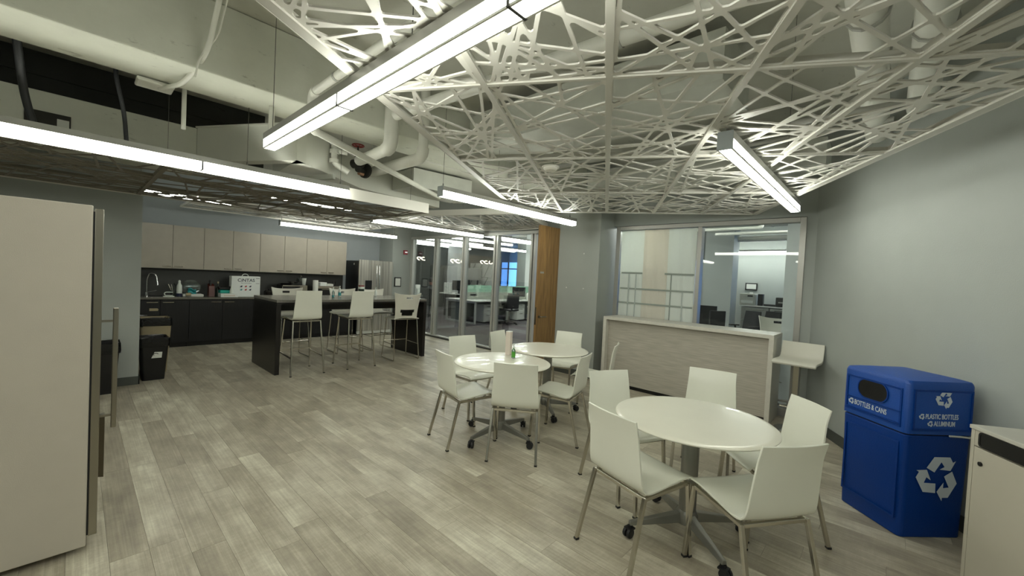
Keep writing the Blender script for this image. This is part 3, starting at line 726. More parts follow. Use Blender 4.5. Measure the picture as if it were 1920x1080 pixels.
# ------------------------------------------------------------------ reception counter
rc = thing('reception_counter', 'pale laminate standing counter with waterfall ends against the window', 'counter', (-2.035, 5.68, 0))
hwid = 1.10
part('counter_top', MB().box(-hwid, hwid, -.25, .235, .985, 1.03), 'desk_top', rc, bevel=.002)
part('end_panel', MB().box(-hwid, -hwid+.05, -.25, .235, 0, .985), 'desk_top', rc, bevel=.002)
part('end_panel', MB().box(hwid-.05, hwid, -.25, .235, 0, .985), 'desk_top', rc, bevel=.002)
part('front_panel', MB().box(-hwid+.05, hwid-.05, -.17, -.14, .05, .985), 'desk_laminate', rc)
part('toe_strip', MB().box(-hwid+.05, hwid-.05, -.16, -.14, 0, .05), 'slot_black', rc)

# ------------------------------------------------------------------ cafe chairs
def resample(pts, n):
    pts = [Vector((0, *p)) for p in pts]
    def cr_(p0, p1, p2, p3, t): return .5*((2*p1)+(p2-p0)*t+(2*p0-5*p1+4*p2-p3)*t*t+(3*p1-p0-3*p2+p3)*t**3)
    out = []
    for i in range(len(pts)-1):
        p0 = pts[max(i-1, 0)]; p3 = pts[min(i+2, len(pts)-1)]
        for k in range(8): out.append(cr_(p0, pts[i], pts[i+1], p3, k/8))
    out.append(pts[-1])
    L = [0]
    for i in range(1, len(out)): L.append(L[-1]+(out[i]-out[i-1]).length)
    res = []; j = 0
    for k in range(n+1):
        s = L[-1]*k/n
        while j < len(L)-2 and L[j+1] < s: j += 1
        t = (s-L[j])/max(1e-9, L[j+1]-L[j]); res.append(out[j].lerp(out[j+1], t))
    return res, L[-1]
PROF = [(.225, .432), (.205, .450), (.12, .455), (0, .443), (-.10, .432), (-.155, .434), (-.187, .455), (-.203, .50), (-.218, .60), (-.240, .72), (-.268, .83)]
def shell(prof, wf, wb, zoff=0, nu=34, nv=8, th=.011, cup=.014, yscale=1):
    P, L = resample(prof, nu)
    def fn(u, v):
        i = round(u*nu); p = P[i]; s = v*2-1
        back = max(0, min(1, (p.z-.45)/.3)); wd = wf+(wb-wf)*back
        cy = cup*(s*s)*(.2+back)                      # edges of the back come forward
        cz = cup*.5*(s*s)*(1-back)
        return (s*wd/2, p.y*yscale+cy*back, p.z+zoff+cz)
    return MB().sheet(fn, nu, nv, th)
def make_chair(name, label, group):
    t = thing(name, label, 'chair', group=group)
    part('seat_shell', shell(PROF, .405, .368), 'chair_white', t, smooth=True, bevel=.002, seg=1)
    f = MB()
    for s in (-1, 1): f.bar((s*.187, .19, .424), (s*.187, -.165, .410), .020)
    f.bar((-.187, -.160, .409), (.187, -.160, .409), .020).bar((-.187, .185, .422), (.187, .185, .422), .018)
    part('seat_frame', f, 'steel', t, bevel=.002, seg=1)
    for s in (-1, 1):
        for a, b in (((s*.190, -.165, .418), (s*.205, -.272, .006)), ((s*.190, .185, .428), (s*.202, .215, .006))):
            l = part('leg', MB().bar(a, b, .021), 'steel', t, bevel=.002, seg=1)
            part('foot_cap', MB().box(b[0]-.012, b[0]+.012, b[1]-.012, b[1]+.012, 0, .012), 'rubber', l)
    return t
ch0 = make_chair('cafe_chair', 'x', 'white cafe chairs around the round tables')
index_kids()
CH = [  # back-top middle x, y, facing deg, label
 (-1.09, 2.01, -17, 'white moulded chair nearest the camera, left of the nearest round table'),
 (-.27, 2.28, 55, 'white moulded chair front right of the nearest round table, back turned to camera'),
 (-.33, 3.27, 131, 'white moulded chair right of the nearest round table, facing left beside the bin'),
 (-1.08, 3.76, 189, 'white moulded chair behind the nearest round table, in front of the reception counter'),
 (-1.63, 2.94, 245, 'white moulded chair at the far left of the nearest round table, facing right'),
 (-2.94, 2.28, -13, 'white moulded chair left of the middle round table, nearest the open floor'),
 (-2.22, 2.48, 36, 'white moulded chair in front of the middle round table, back squarely to the camera'),
 (-3.64, 3.09, 265, 'white moulded chair behind the left side of the middle round table, facing right'),
 (-2.09, 3.36, 105, 'white moulded chair on the right of the middle round table, facing left'),
 (-3.75, 3.78, 284, 'white moulded chair seen small behind the pale cylinder, left of the far round table'),
 (-3.20, 4.66, 194, 'white moulded chair at the far round table standing before the grey column'),
 (-2.27, 4.29, 112, 'white moulded chair seen edge-on between the far round table and the counter'),
]
for i, (x, y, a, lb) in enumerate(CH):
    fx, fy = -sin(R(a)), cos(R(a)); loc = (x+fx*.262, y+fy*.262, 0)
    if i == 0: ch0.location = loc; ch0.rotation_euler = (0, 0, R(a)); ch0['label'] = lb
    else: dup(ch0, loc, R(a), lb)

# ------------------------------------------------------------------ round tables
def make_table(label):
    t = thing('round_table', label, 'table', group='round cafe tables')
    part('tabletop', MB().lathe([(.0005, .703), (.35, .703), (.415, .708), (.452, .718), (.460, .724), (.460, .728), (.450, .7345), (.42, .737), (.001, .737)], seg=72), 'table_top', t, smooth=True)
    part('column', MB().lathe([(.05, .10), (.05, .69), (.042, .70)], seg=24), 'table_base', t, smooth=True)
    part('mount_plate', MB().lathe([(.14, .690), (.14, .702)], seg=24), 'table_base', t)
    for k in range(4):
        a = k*pi/2; c_, s_ = cos(a), sin(a)
        lg = MB(); n = 6
        for i in range(n):
            r0, r1 = .03+.35*i/n, .03+.35*(i+1)/n
            if i == 0: pass
        P0, P1 = .03, .37; v = []
        for r, hw_, zt, zb in ((P0, .03, .155, .095), (P1, .016, .098, .074)):
            for (yy, zz) in ((-hw_, zb), (hw_, zb), (hw_*.7, zt), (-hw_*.7, zt)): v.append((r*c_-yy*s_, r*s_+yy*c_, zz))
        lg.add(v, [(3, 2, 1, 0), (4, 5, 6, 7), (0, 1, 5, 4), (1, 2, 6, 5), (2, 3, 7, 6), (3, 0, 4, 7)])
        l = part('base_leg', lg, 'table_base', t, bevel=.004)
        cs = MB(); M = Matrix.Translation((.365*c_, .365*s_, 0)) @ Matrix.Rotation(a+.5, 4, 'Z')
        for s in (-1, 1): cs.lathe([(.012, -.009), (.028, -.008), (.030, 0), (.028, .008), (.012, .009)], (0, 0, 0), 16, M @ Matrix.Translation((.012, s*.014, .030)) @ Matrix.Rotation(pi/2, 4, 'X'))
        cs.box(-.018, .012, -.008, .008, .030, .074, M).box(-.022, .025, -.024, .024, .050, .060, M)
        part('caster', cs, 'rubber', l)
    part('hub', MB().lathe([(.06, .085), (.065, .14), (.05, .165)], seg=24), 'table_base', t, smooth=True)
    return t
tb0 = make_table('nearest round white cafe table, in front of the blue recycling bin'); tb0.location = (-.845, 2.60, 0); tb0.rotation_euler[2] = R(-40)
index_kids()
dup(tb0, (-2.68, 2.80, 0), R(2), 'middle round white cafe table holding the pale cylinder and sanitizer bottle')
dup(tb0, (-2.87, 3.76, 0), R(-38), 'far round white cafe table in front of the oak door and column')
# things on the middle table
t = thing('paper_cylinder', 'tall pale square-sided paper tube standing on the middle round table', 'tube', (-2.86, 3.07, .737), R(20))
part('tube_body', MB().box(-.028, .028, -.028, .028, 0, .245), 'rose', t, bevel=.006); part('tube_rim', MB().box(-.0285, .0285, -.0285, .0285, .240, .2465), 'box_white', t, bevel=.004)
def pump_bottle(label, loc, h, r, m, lm, rz=0, band=(.2, .75), oval=.7):
    t = thing('pump_bottle', label, 'bottle', loc, rz, 'pump bottles of sanitizer')
    S = Matrix.Diagonal((1, oval, 1, 1))
    part('bottle_body', MB().lathe([(r*.85, 0), (r, .006), (r, h*.48), (r*.8, h*.58), (r*.36, h*.66), (r*.36, h*.70)], seg=20, M=S), m, t, smooth=True)
    part('label_band', MB().lathe([(r*1.012, h*.48*band[0]), (r*1.012, h*.48*band[1]+h*.05)], seg=20, M=S), lm, t, smooth=True)
    part('pump_head', MB().lathe([(r*.45, h*.68), (r*.45, h*.80), (r*.14, h*.82), (r*.14, h*.92), (r*.3, h*.93), (r*.3, h)], seg=12).bar((0, 0, h*.96), (r*1.1, 0, h*.93), r*.28), 'bottle_white', t)
    return t
pump_bottle('small clear sanitizer bottle with green label and white pump on the middle round table', (-2.715, 2.99, .737), .145, .027, 'bottle_clear', 'green_label', R(150), (.15, .8))

# ------------------------------------------------------------------ bar-height island
isl = thing('island_table', 'dark wood bar-height island with thick waterfall end panels', 'island', (-6.79, 3.17, 0))
part('island_top', MB().box(-.54, .54, -1.255, 1.255, 1.025, 1.062), 'island_top', isl, bevel=.002)
part('top_edge', MB().box(-.535, .535, -1.25, 1.25, 1.00, 1.0245), 'island_wood', isl)
part('end_panel', MB().box(-.54, .54, -1.255, -1.195, 0, 1.00), 'island_wood', isl, bevel=.002)
part('end_panel', MB().box(-.54, .54, 1.195, 1.255, 0, 1.00), 'island_wood', isl, bevel=.002)
part('apron', MB().box(-.03, .03, -1.195, 1.195, .86, 1.00), 'island_wood', isl)

# ------------------------------------------------------------------ bar stools
PS = [(.215, .432), (.20, .447), (.12, .452), (0, .443), (-.10, .434), (-.155, .437), (-.183, .458), (-.195, .50), (-.205, .60), (-.222, .72), (-.238, .855)]
def make_stool():
    t = thing('bar_stool', 'x', 'bar stool', group='white shell bar stools at the island')
    part('seat_shell', shell(PS, .40, .355, zoff=.352), 'chair_white', t, smooth=True, bevel=.002, seg=1)
    f = MB()
    for s in (-1, 1): f.bar((s*.185, .185, .775), (s*.185, -.165, .765), .020)
    f.bar((-.185, -.165, .765), (.185, -.165, .765), .020).bar((-.185, .18, .775), (.185, .18, .775), .018)
    part('seat_frame', f, 'steel', t, bevel=.002, seg=1)
    ft = {}
    for s in (-1, 1):
        for k, a, b in (('r', (s*.188, -.165, .772), (s*.228, -.262, .005)), ('f', (s*.188, .182, .780), (s*.222, .270, .005))):
            l = part('leg', MB().bar(a, b, .020), 'steel', t, bevel=.002, seg=1); A, B = Vector(a), Vector(b); ft[(s, k)] = (A, B)
            part('foot_cap', MB().box(b[0]-.012, b[0]+.012, b[1]-.012, b[1]+.012, 0, .012), 'rubber', l)
    at = lambda s, k, z: ft[(s, k)][0].lerp(ft[(s, k)][1], (ft[(s, k)][0].z-z)/(ft[(s, k)][0].z-ft[(s, k)][1].z))
    r = MB()
    for s in (-1, 1): r.bar(at(s, 'r', .25), at(s, 'f', .27), .017)
    r.bar(at(-1, 'f', .30), at(1, 'f', .30), .019)
    part('footrest', r, 'steel', t)
    return t
s0 = make_stool(); s0.location = (-6.29, 2.28, 0); s0.rotation_euler[2] = R(90)
s0['label'] = 'white shell bar stool at the near side of the island, closest to its left end'
index_kids()
dup(s0, (-6.29, 3.09, 0), R(90), 'white shell bar stool at the near side of the island, in the middle')
# plastic bar stools with a handle slot in the back
def make_slot(h=.74, btop=1.15, sled=True, name='slotted_bar_stool', cat='bar stool', group='slotted plastic bar stools'):
    t = thing(name, 'x', cat, group=group)
    pr = [(.22, h-.03), (.20, h-.008), (.10, h), (0, h-.006), (-.12, h-.004), (-.20, h+.004)]
    P, _ = resample(pr, 14)
    def fs(u, v):
        p = P[round(u*14)]; s = v*2-1; return (s*(.225+.01*u), p.y, p.z-.018*s*s*s*s+.0)
    part('seat', MB().sheet(fs, 14, 10, .016), 'stool_plastic', t, smooth=True)
    nu, nv = 16, 22
    def fb(u, v):
        s = u*2-1; z = h+(btop-h)*v; flare = .205+.045*v*v; y = -.20-.10*v+.085*abs(s)**2.2*(.5+.5*v)
        return (s*flare, y, z+.03*abs(s)**3*v)
    def mk(i, j):
        if 6 <= i <= 9 and 18 <= j <= 19: return False          # hand slot
        if j < 9:                                                # open gap between the two side posts
            inner = 3 + (j//4)*0
            if 3 <= i <= 12 and 2 <= j < 8: return not (2+(8-j)//4 < i < 13-(8-j)//4)
        return True
    part('backrest', MB().sheet(fb, nu, nv, .014, mk), 'stool_plastic', t, smooth=True)
    for s in (-1, 1):
        if sled:
            pth = fillet_path([(s*.20, .17, h-.02), (s*.235, .25, .012), (s*.235, -.25, .012), (s*.205, -.18, h-.02)], .03)
            part('sled_leg', MB().tube(pth, .0085, 8), 'steel', t, smooth=True)
            part('side_rail', MB().tube([(s*.222, .22, .28), (s*.222, -.218, .28)], .007, 8), 'steel', t, smooth=True)
        else:
            for y_ in (.18, -.18): part('leg', MB().tube([(s*.19, y_, h-.02), (s*.22, y_*1.25, .0)], .011, 8), 'steel', t, smooth=True)
    if sled: part('footrest', MB().tube([(-.222, .22, .30), (.222, .22, .30)], .008, 8), 'steel', t, smooth=True)
    part('under_frame', MB().box(-.20, .20, -.17, .17, h-.032, h-.02), 'steel', t)
    return t
p0 = make_slot(); p0.location = (-6.36, 3.98, 0); p0.rotation_euler[2] = R(84); p0['label'] = 'off-white plastic bar stool with slotted back at the near right end of the island'
index_kids()
for y_, a, lb in ((2.50, -90, 'slotted plastic bar stool across the island, left end, only its back top showing'), (3.46, -92, 'slotted plastic bar stool across the island, behind the sanitizer bottles'), (4.09, -88, 'slotted plastic bar stool across the island, right end before the steel refrigerator')):
    dup(p0, (-7.42, y_, 0), R(a), lb)
# things on the island
pump_bottle('clear sanitizer bottle on the island, left of the white one', (-6.79, 2.93, 1.062), .165, .028, 'bottle_clear', 'teal_label', R(160), (.1, .3))
pump_bottle('white sanitizer bottle with teal label in the middle of the island', (-6.93, 3.10, 1.062), .185, .036, 'bottle_white', 'teal_label', R(160))
pump_bottle('white pump bottle at the right side of the island beside the wipes tub', (-7.1, 3.86, 1.062), .165, .033, 'bottle_white', 'bottle_white', R(160))
t = thing('wipes_tub', 'white cylindrical tub with a dark red lid on the island', 'tub', (-7.15, 3.60, 1.062))
part('tub_body', MB().lathe([(.048, 0), (.052, .01), (.052, .17), (.048, .175)], seg=24), 'bottle_white', t, smooth=True); part('tub_lid', MB().lathe([(.053, .172), (.053, .195), (.02, .20)], seg=24), 'valve_red', t, smooth=True)
part('tub_label', MB().lathe([(.0526, .09), (.0526, .13)], seg=24), 'dark_green', t, smooth=True)
t = thing('paper_towel_roll', 'upright white paper towel roll on the kitchen worktop behind the island', 'paper roll', (-9.265, 3.60, .8955))
part('roll', MB().lathe([(.055, 0), (.055, .37), (.02, .372)], seg=24), 'paper_white', t, smooth=True); part('holder_base', MB().lathe([(.062, 0), (.06, .008)], seg=24), 'steel', t)

# ------------------------------------------------------------------ kitchen
cx = -9.2
xs_ = [.56, 1.18, 1.64, 2.10, 2.57, 3.03, 3.48, 3.93, 4.38]; ydoors = [.73-.17, 1.18, 1.64, 2.10, 2.57, 3.03, 3.48, 3.93, 4.38]
for k in range(4):
    y0, y1 = ydoors[2*k], ydoors[2*k+2]
    t = thing('wall_cabinet', ['light taupe wall cabinet above the sink, cut by the pillar', 'light taupe wall cabinet second from the left, above the drying rack', 'light taupe wall cabinet third from the left, above the first-aid box side', 'light taupe wall cabinet nearest the steel refrigerator'][k], 'cabinet', (-9.84, y0, 1.41), group='kitchen wall cabinets')
    L = y1-y0
    part('carcass', MB().box(0, .32, .002, L-.002, 0, .77), 'cabinet_light', t)
    m_ = ydoors[2*k+1]-y0
    for (a, b, hy) in ((0, m_, m_-.14), (m_, L, m_+.03)):
        d = part('door', MB().box(.322, .342, a+.003, b-.003, -.012, .77), 'cabinet_light', t, bevel=.001, seg=1)
        part('handle', MB().bar((.362, hy, .03), (.362, hy+.12, .03), .012).bar((.342, hy+.008, .03), (.362, hy+.008, .03), .007).bar((.342, hy+.112, .03), (.362, hy+.112, .03), .007), 'lever', d)
part_y = [.56, 1.00, 1.40, 1.90, 2.40, 2.95, 3.5, 4.0, 4.45]
for k in range(4):
    y0, y1 = part_y[2*k], part_y[2*k+2]; L = y1-y0
    t = thing('base_cabinet', ['near-black base cabinet under the sink with a paper tag on its door', 'near-black base cabinet between the sink unit and the first-aid box', 'near-black base cabinet behind the left half of the island', 'near-black base cabinet beside the steel refrigerator'][k], 'cabinet', (-9.84, y0, 0), group='kitchen base cabinets')
    part('carcass', MB().box(0, .60, .002, L-.002, .08, .858), 'cabinet_dark', t); part('toe_kick', MB().box(0, .56, .002, L-.002, 0, .08), 'black_plastic', t)
    m_ = part_y[2*k+1]-y0
    for (a, b, hy) in ((0, m_, m_-.18), (m_, L, m_+.03)):
        d = part('door', MB().box(.602, .622, a+.002, b-.002, .085, .85), 'cabinet_dark', t, bevel=.001, seg=1)
        part('handle', MB().box(.622, .642, hy, hy+.15, .80, .814), 'lever', d)
        if k == 0 and a > 0: part('paper_tag', MB().prism([(0, .0), (.11, .0), (.12, .022), (.105, .045), (0, .045)], 0, .002, frame_matrix((.623, .3, .66), (0, 1, 0), (0, 0, 1))), 'beige_bin', d, label='taped paper tag')
t = thing('kitchen_worktop', 'grey stone worktop running along the kitchen wall', 'worktop', (-9.84, .56, .86))
part('worktop_slab', MB().box(0, .65, 0, 3.9, 0, .035), 'counter_grey', t, bevel=.002); part('backsplash', MB().box(0, .012, 0, 3.9, .035, .53), 'backsplash', t)
part('sink_rim', MB().box(.16, .56, .30, .72, .0352, .038), 'steel', t); part('sink_bowl', MB().box(.18, .54, .32, .70, .0381, .0385), 'gap_black', t)
t = thing('kitchen_faucet', 'chrome gooseneck faucet behind the sink', 'faucet', (-9.66, .86, .898), R(0))
part('spout', MB().tube(fillet_path([(0, 0, 0), (0, 0, .30), (.02, .03, .40), (.05, .09, .40), (.07, .12, .34), (.08, .13, .22)], .06, 6), .011, 10), 'chrome', t, smooth=True)
part('spray_head', MB().tube([(.078, .128, .26), (.084, .134, .19)], .015, 10), 'chrome', t, smooth=True); part('faucet_base', MB().lathe([(.026, 0), (.024, .06), (.015, .07)], seg=16), 'chrome', t, smooth=True)
part('lever', MB().tube([(.0, .01, .06), (.01, .13, .09)], .007, 8), 'chrome', t, smooth=True)
t = thing('sponge_caddy', 'small white looped soap tray beside the sink', 'tray', (-9.35, 1.08, .8975))
part('loop', MB().tube(fillet_path([(0, .1, .02), (0, .0, .02), (0, -.02, .05), (0, .0, .08), (0, .1, .08)], .03), .008, 8), 'bottle_white', t, smooth=True); part('tray_base', MB().box(-.05, .05, -.03, .12, 0, .01), 'bottle_white', t, bevel=.003)
t = thing('detergent_bottle', 'white dish detergent bottle with blue foot by the sink', 'bottle', (-9.36, 1.27, .8955))
part('bottle_body', MB().lathe([(.04, .06), (.042, .12), (.038, .20), (.02, .24), (.018, .255)], seg=18), 'bottle_white', t, smooth=True); part('bottle_foot', MB().lathe([(.042, 0), (.044, .02), (.042, .062)], seg=18), 'navy', t, smooth=True); part('cap', MB().lathe([(.017, .25), (.02, .28), (.008, .30)], seg=14), 'bottle_white', t, smooth=True)
t = thing('utensil_cup', 'cup of utensils and scissors behind the detergent bottle', 'utensil cup', (-9.45, 1.20, .8955))
part('cup', MB().lathe([(.035, 0), (.04, .11)], seg=16), 'glass_small', t, smooth=True)
part('utensils', MB().tube([(0, 0, .02), (-.02, -.07, .22)], .006, 6).tube([(.01, .0, .02), (.0, -.03, .22)], .006, 6), 'steel', t)
part('scissor_handles', MB().tube([(.0+.02*cos(a*pi/5), .02+.02*sin(a*pi/5), .18+.006*a) for a in range(11)], .005, 6), 'black_plastic', t)
t = thing('drying_rack', 'clear plastic dome tray and dish rack on the worktop', 'dish rack', (-9.52, 1.46, .8955))
part('rack_tray', MB().box(-.10, .16, -.14, .17, 0, .045), 'paper_white', t, bevel=.01)
M = Matrix.Translation((.0, 0, .16)) @ Matrix.Rotation(R(80), 4, 'Y'); part('clear_plate', MB().lathe([(.001, 0), (.10, .004), (.14, .02), (.142, .024)], seg=32, M=M), 'glass_small', t, smooth=True)
part('teal_cloth', MB().sheet(lambda u, v: (.05+.02*sin(v*9), -.05+.12*u, .05+.09*v+.02*sin(u*6)), 8, 8, .006), 'teal_label', t, smooth=True)
t = thing('mug', 'small cream cup lying beside the detergent bottle', 'cup', (-9.30, 1.38, .94)); part('cup_body', MB().tube([(0, -.02, 0), (0, .05, 0)], .03, 14), 'beige_bin', t, smooth=True)
t = thing('knife_block', 'reddish wooden knife block with black knives', 'knife block', (-9.48, 1.76, .8955))
part('block', MB().prism([(-.08, 0), (.08, 0), (.06, .20), (-.06, .24)], -.045, .045, Matrix(((1, 0, 0, 0), (0, 0, 1, 0), (0, 1, 0, 0), (0, 0, 0, 1)))), 'amber', t, bevel=.003)
for i in range(5): part('knife_handle', MB().bar((-.045+.022*i, -.02+.01*(i % 3), .2), (-.055+.022*i, -.02+.01*(i % 3), .31), .018, .012), 'black_plastic', t)
t = thing('oil_bottle', 'dark glass oil bottle right of the knife block', 'bottle', (-9.44, 1.86, .8955)); part('bottle_body', MB().lathe([(.03, 0), (.032, .15), (.012, .2), (.012, .26)], seg=16), 'dark_green', t, smooth=True); part('bottle_cap', MB().lathe([(.014, .25), (.014, .285)], seg=12), 'beige_bin', t)
t = thing('pastry_tray', 'white open carton on the worktop below a folded teal towel', 'carton', (-9.30, 2.0, .8955)); part('carton_body', MB().box(-.12, .1, -.14, .14, 0, .07), 'box_white', t, bevel=.004); part('carton_print', MB().box(.1, .1012, -.09, .09, .02, .045), 'rose', t)
t = thing('folded_towel', 'teal and black folded cloths on the white carton', 'towel', (-9.34, 1.96, .967)); part('teal_fold', MB().box(-.08, .07, -.10, .10, 0, .06), 'teal', t, bevel=.015); part('black_fold', MB().box(-.09, .05, -.11, .10, .06, .13), 'liner', t, bevel=.02)
t = thing('spray_bottle', 'small white bottle in front of the first-aid box', 'bottle', (-9.25, 2.04, .967)); part('bottle_body', MB().lathe([(.03, 0), (.028, .06), (.014, .12), (.014, .16)], seg=14), 'bottle_white', t, smooth=True)
# first-aid cabinet
t = thing('first_aid_box', 'white first-aid carton with carry handle and blue lettering on the worktop', 'first-aid box', (-9.42, 2.30, .8955), R(4))
part('box_body', MB().box(-.07, .07, -.25, .25, 0, .405), 'box_white', t, bevel=.004)
part('carry_handle', MB().tube([(0, .055*cos(a*pi/10), .405+.045*sin(a*pi/10)) for a in range(11)], .006, 8), 'bottle_white', t, smooth=True)
FM = lambda y, z: frame_matrix((.0705, y, z), (0, 1, 0), (0, 0, 1))
put('lettering', text_mesh('CiNTAS', .088), 'navy', t, FM(.0, .325), label='navy block letters'); put('small_print', text_mesh('First Aid & Safety', .026), 'ink_grey', t, FM(.0, .270))
for i, m_ in enumerate(['navy', 'red', 'navy', 'teal_label', 'red', 'navy']):
    put('product_icon', MB().prism([(-.022, -.012), (.008, -.018), (.022, .006), (.012, .018), (-.008, .008)], 0, .001).mesh('icon'), m_, t, FM(-.085+.078*(i % 3), .205-.065*(i//3)))
part('side_print', MB().box(.0702, .0712, .17, .235, .36, .37).box(.0702, .0712, .17, .235, .26, .268), 'ink_grey', t); part('latch', MB().box(-.02, .02, .25, .262, .31, .33), 'bottle_white', t)
# pots, toaster ovens
t = thing('dark_pot', 'dark round pot on the worktop right of the first-aid box', 'pot', (-9.4, 2.72, .8955)); part('pot_body', MB().lathe([(.07, 0), (.085, .03), (.085, .1), (.06, .13)], seg=20), 'pot', t, smooth=True); part('lid_knob', MB().lathe([(.012, .13), (.02, .15), (.01, .16)], seg=10), 'black_plastic', t, smooth=True)
t = thing('microwave_oven', 'black and steel microwave carrying foil trays', 'microwave', (-9.42, 3.18, .8955)); part('oven_body', MB().box(-.18, .15, -.25, .25, .01, .25), 'black_plastic', t, bevel=.006); part('oven_frame', MB().box(.15, .156, -.25, .25, .225, .25).box(.15, .156, -.25, -.235, .01, .25).box(.15, .156, .10, .25, .01, .225), 'steel', t); part('oven_window', MB().box(.15, .154, -.22, .09, .03, .21), 'slot_black', t); part('oven_handle', MB().tube([(.175, .12, .05), (.175, .12, .2)], .008, 8), 'steel', t, smooth=True)
for y_, r_, z_, lb in ((3.05, .16, 1.146, 'wide round foil platter lying on the microwave'), (3.20, .12, 1.160, 'smaller foil dish stacked on the foil platter')):
    t = tag(part('foil_tray', MB().lathe([(r_*.6, 0), (r_*.75, .02), (r_, .035), (r_*1.02, .037), (r_*.95, .034)], (-9.42, y_, z_ if r_ > .15 else z_+.02), 24), 'foil', smooth=True), lb, 'foil dish')
t = tag(part('strainer_bowl', MB().lathe([(.03, 0), (.07, .03), (.09, .07), (.092, .074)], (0, 0, 0), 20, Matrix.Translation((-9.4, 3.36, 1.26)) @ Matrix.Rotation(R(65), 4, 'X')), 'glass_small', smooth=True), 'clear ribbed bowl tipped on the microwave', 'bowl')
t = thing('glass_tumbler', 'tapered frosted tumbler on the right of the microwave', 'glass', (-9.38, 3.40, 1.146)); part('tumbler_body', MB().lathe([(.03, 0), (.034, .05), (.045, .15)], seg=16), 'paper_cool', t, smooth=True)
t = thing('toaster_oven', 'stainless toaster oven near the paper towel roll', 'toaster oven', (-9.42, 3.92, .8955)); part('oven_body', MB().box(-.18, .16, -.26, .24, .01, .22), 'pot', t, bevel=.006); part('oven_trim', MB().box(.16, .166, -.26, .24, .19, .245).box(.16, .166, .16, .24, .01, .19), 'steel', t); part('oven_door', MB().box(.16, .164, -.25, .15, .02, .185), 'slot_black', t); part('oven_handle', MB().tube([(.19, -.2, .17), (.19, .1, .17)], .008, 8), 'steel', t, smooth=True)
t = thing('carton_pile', 'white cartons and packets heaped on the toaster oven', 'packets', (-9.42, 3.88, 1.118)); part('packet', MB().cbox((0, -.1, .05), (.2, .16, .10), .2), 'box_white', t, bevel=.006); part('packet', MB().cbox((.02, .07, .035), (.18, .14, .07), -.1), 'paper_white', t, bevel=.006); part('jar', MB().lathe([(.03, 0), (.03, .11), (.02, .13)], (.05, .17, 0), 14), 'pot', t, smooth=True)
# kitchen refrigerator
t = thing('refrigerator', 'stainless french-door refrigerator with black side at the far end of the kitchen', 'refrigerator', (-9.12, 4.985, 0))
part('cabinet_body', MB().box(-.70, -.062, -.455, .425, .03, 1.76), 'fridge_black', t, bevel=.004)
for a, b, hx in ((-.453, -.003, -.035), (.003, .423, .035)):
    def cv(u, v, a=a, b=b): return (-.03+.028*(1-(2*u-1)**4)*.8+.0, a+(b-a)*u, .66+v*1.12)
    d = part('door', MB().box(-.060, -.006, a, b, .66, 1.785), 'steel_fridge', t, bevel=.012, seg=3)
    part('handle', MB().tube(fillet_path([(-.006, hx, .72), (.035, hx, .74), (.045, hx, 1.2), (.035, hx, 1.66), (-.006, hx, 1.68)], .04), .014, 10), 'chrome', d, smooth=True)
d = part('freezer_drawer', MB().box(-.060, -.006, -.453, .423, .09, .65), 'steel_fridge', t, bevel=.012, seg=3); part('handle', MB().tube([(.03, -.38, .58), (.03, .35, .58)], .014, 10), 'chrome', d, smooth=True)
part('water_dispenser', MB().box(-.006, .0, -.30, -.13, 1.0, 1.30), 'fridge_black', t, bevel=.004); part('base_grille', MB().box(-.06, -.02, -.45, .42, .02, .085), 'office_white', t); part('sticker', MB().box(-.30, -.27, -.4565, -.4552, 1.66, 1.70), 'box_white', t)
t = thing('fire_alarm', 'small red fire alarm strobe on the grey wall beside the glass partition', 'fire alarm', (-9.2, 5.78, 2.05)); part('alarm_body', MB().box(.002, .035, -.055, .055, -.055, .055), 'alarm_red', t, bevel=.006); part('strobe_lens', MB().box(.035, .05, -.03, .04, -.012, .018), 'alarm_white', t, bevel=.004)
t = thing('framed_notice', 'small black-framed notice on the wall right of the refrigerator', 'notice', (-9.2, 5.60, 1.28)); part('frame', MB().box(.002, .018, -.10, .085, -.12, .12), 'black_plastic', t); part('notice_sheet', MB().box(.018, .0195, -.08, .065, -.095, .095), 'paper_white', t)

# ------------------------------------------------------------------ left refrigerator
t = thing('tall_freezer', 'tall upright freezer with pale side panel and steel door at the left edge', 'freezer', (-3.02, .03, 0))
part('side_panel', MB().box(.0, .04, -.85, .025, .035, 1.80), 'fridge_side', t, bevel=.006, seg=3)
part('cabinet_body', MB().box(-.80, -.0005, -.85, .018, .05, 1.79), 'fridge_side', t)
part('door_gasket', MB().box(-.80, .034, .0255, .031, .09, 1.77), 'gap_black', t)
d = part('door', MB().box(-.80, .037, .0315, .064, .085, 1.785), 'steel_brushed', t, bevel=.003)
part('handle', MB().bar((-.03, .120, .62), (-.03, .120, 1.27), .022, .022), 'steel_brushed', d, bevel=.004)
for z_ in (.69, 1.20): part('handle_bracket', MB().box(-.036, -.024, .064, .110, z_-.006, z_+.006), 'steel_brushed', d)
part('lower_trim', MB().prism([(-.40, .065), (-.38, .10), (-.43, .10)], .22, .60), 'steel_brushed', d)
for x_ in (-.05, -.7): part('foot', MB().lathe([(.02, 0), (.02, .05)], (x_, -.02, 0), 12), 'rubber', t)

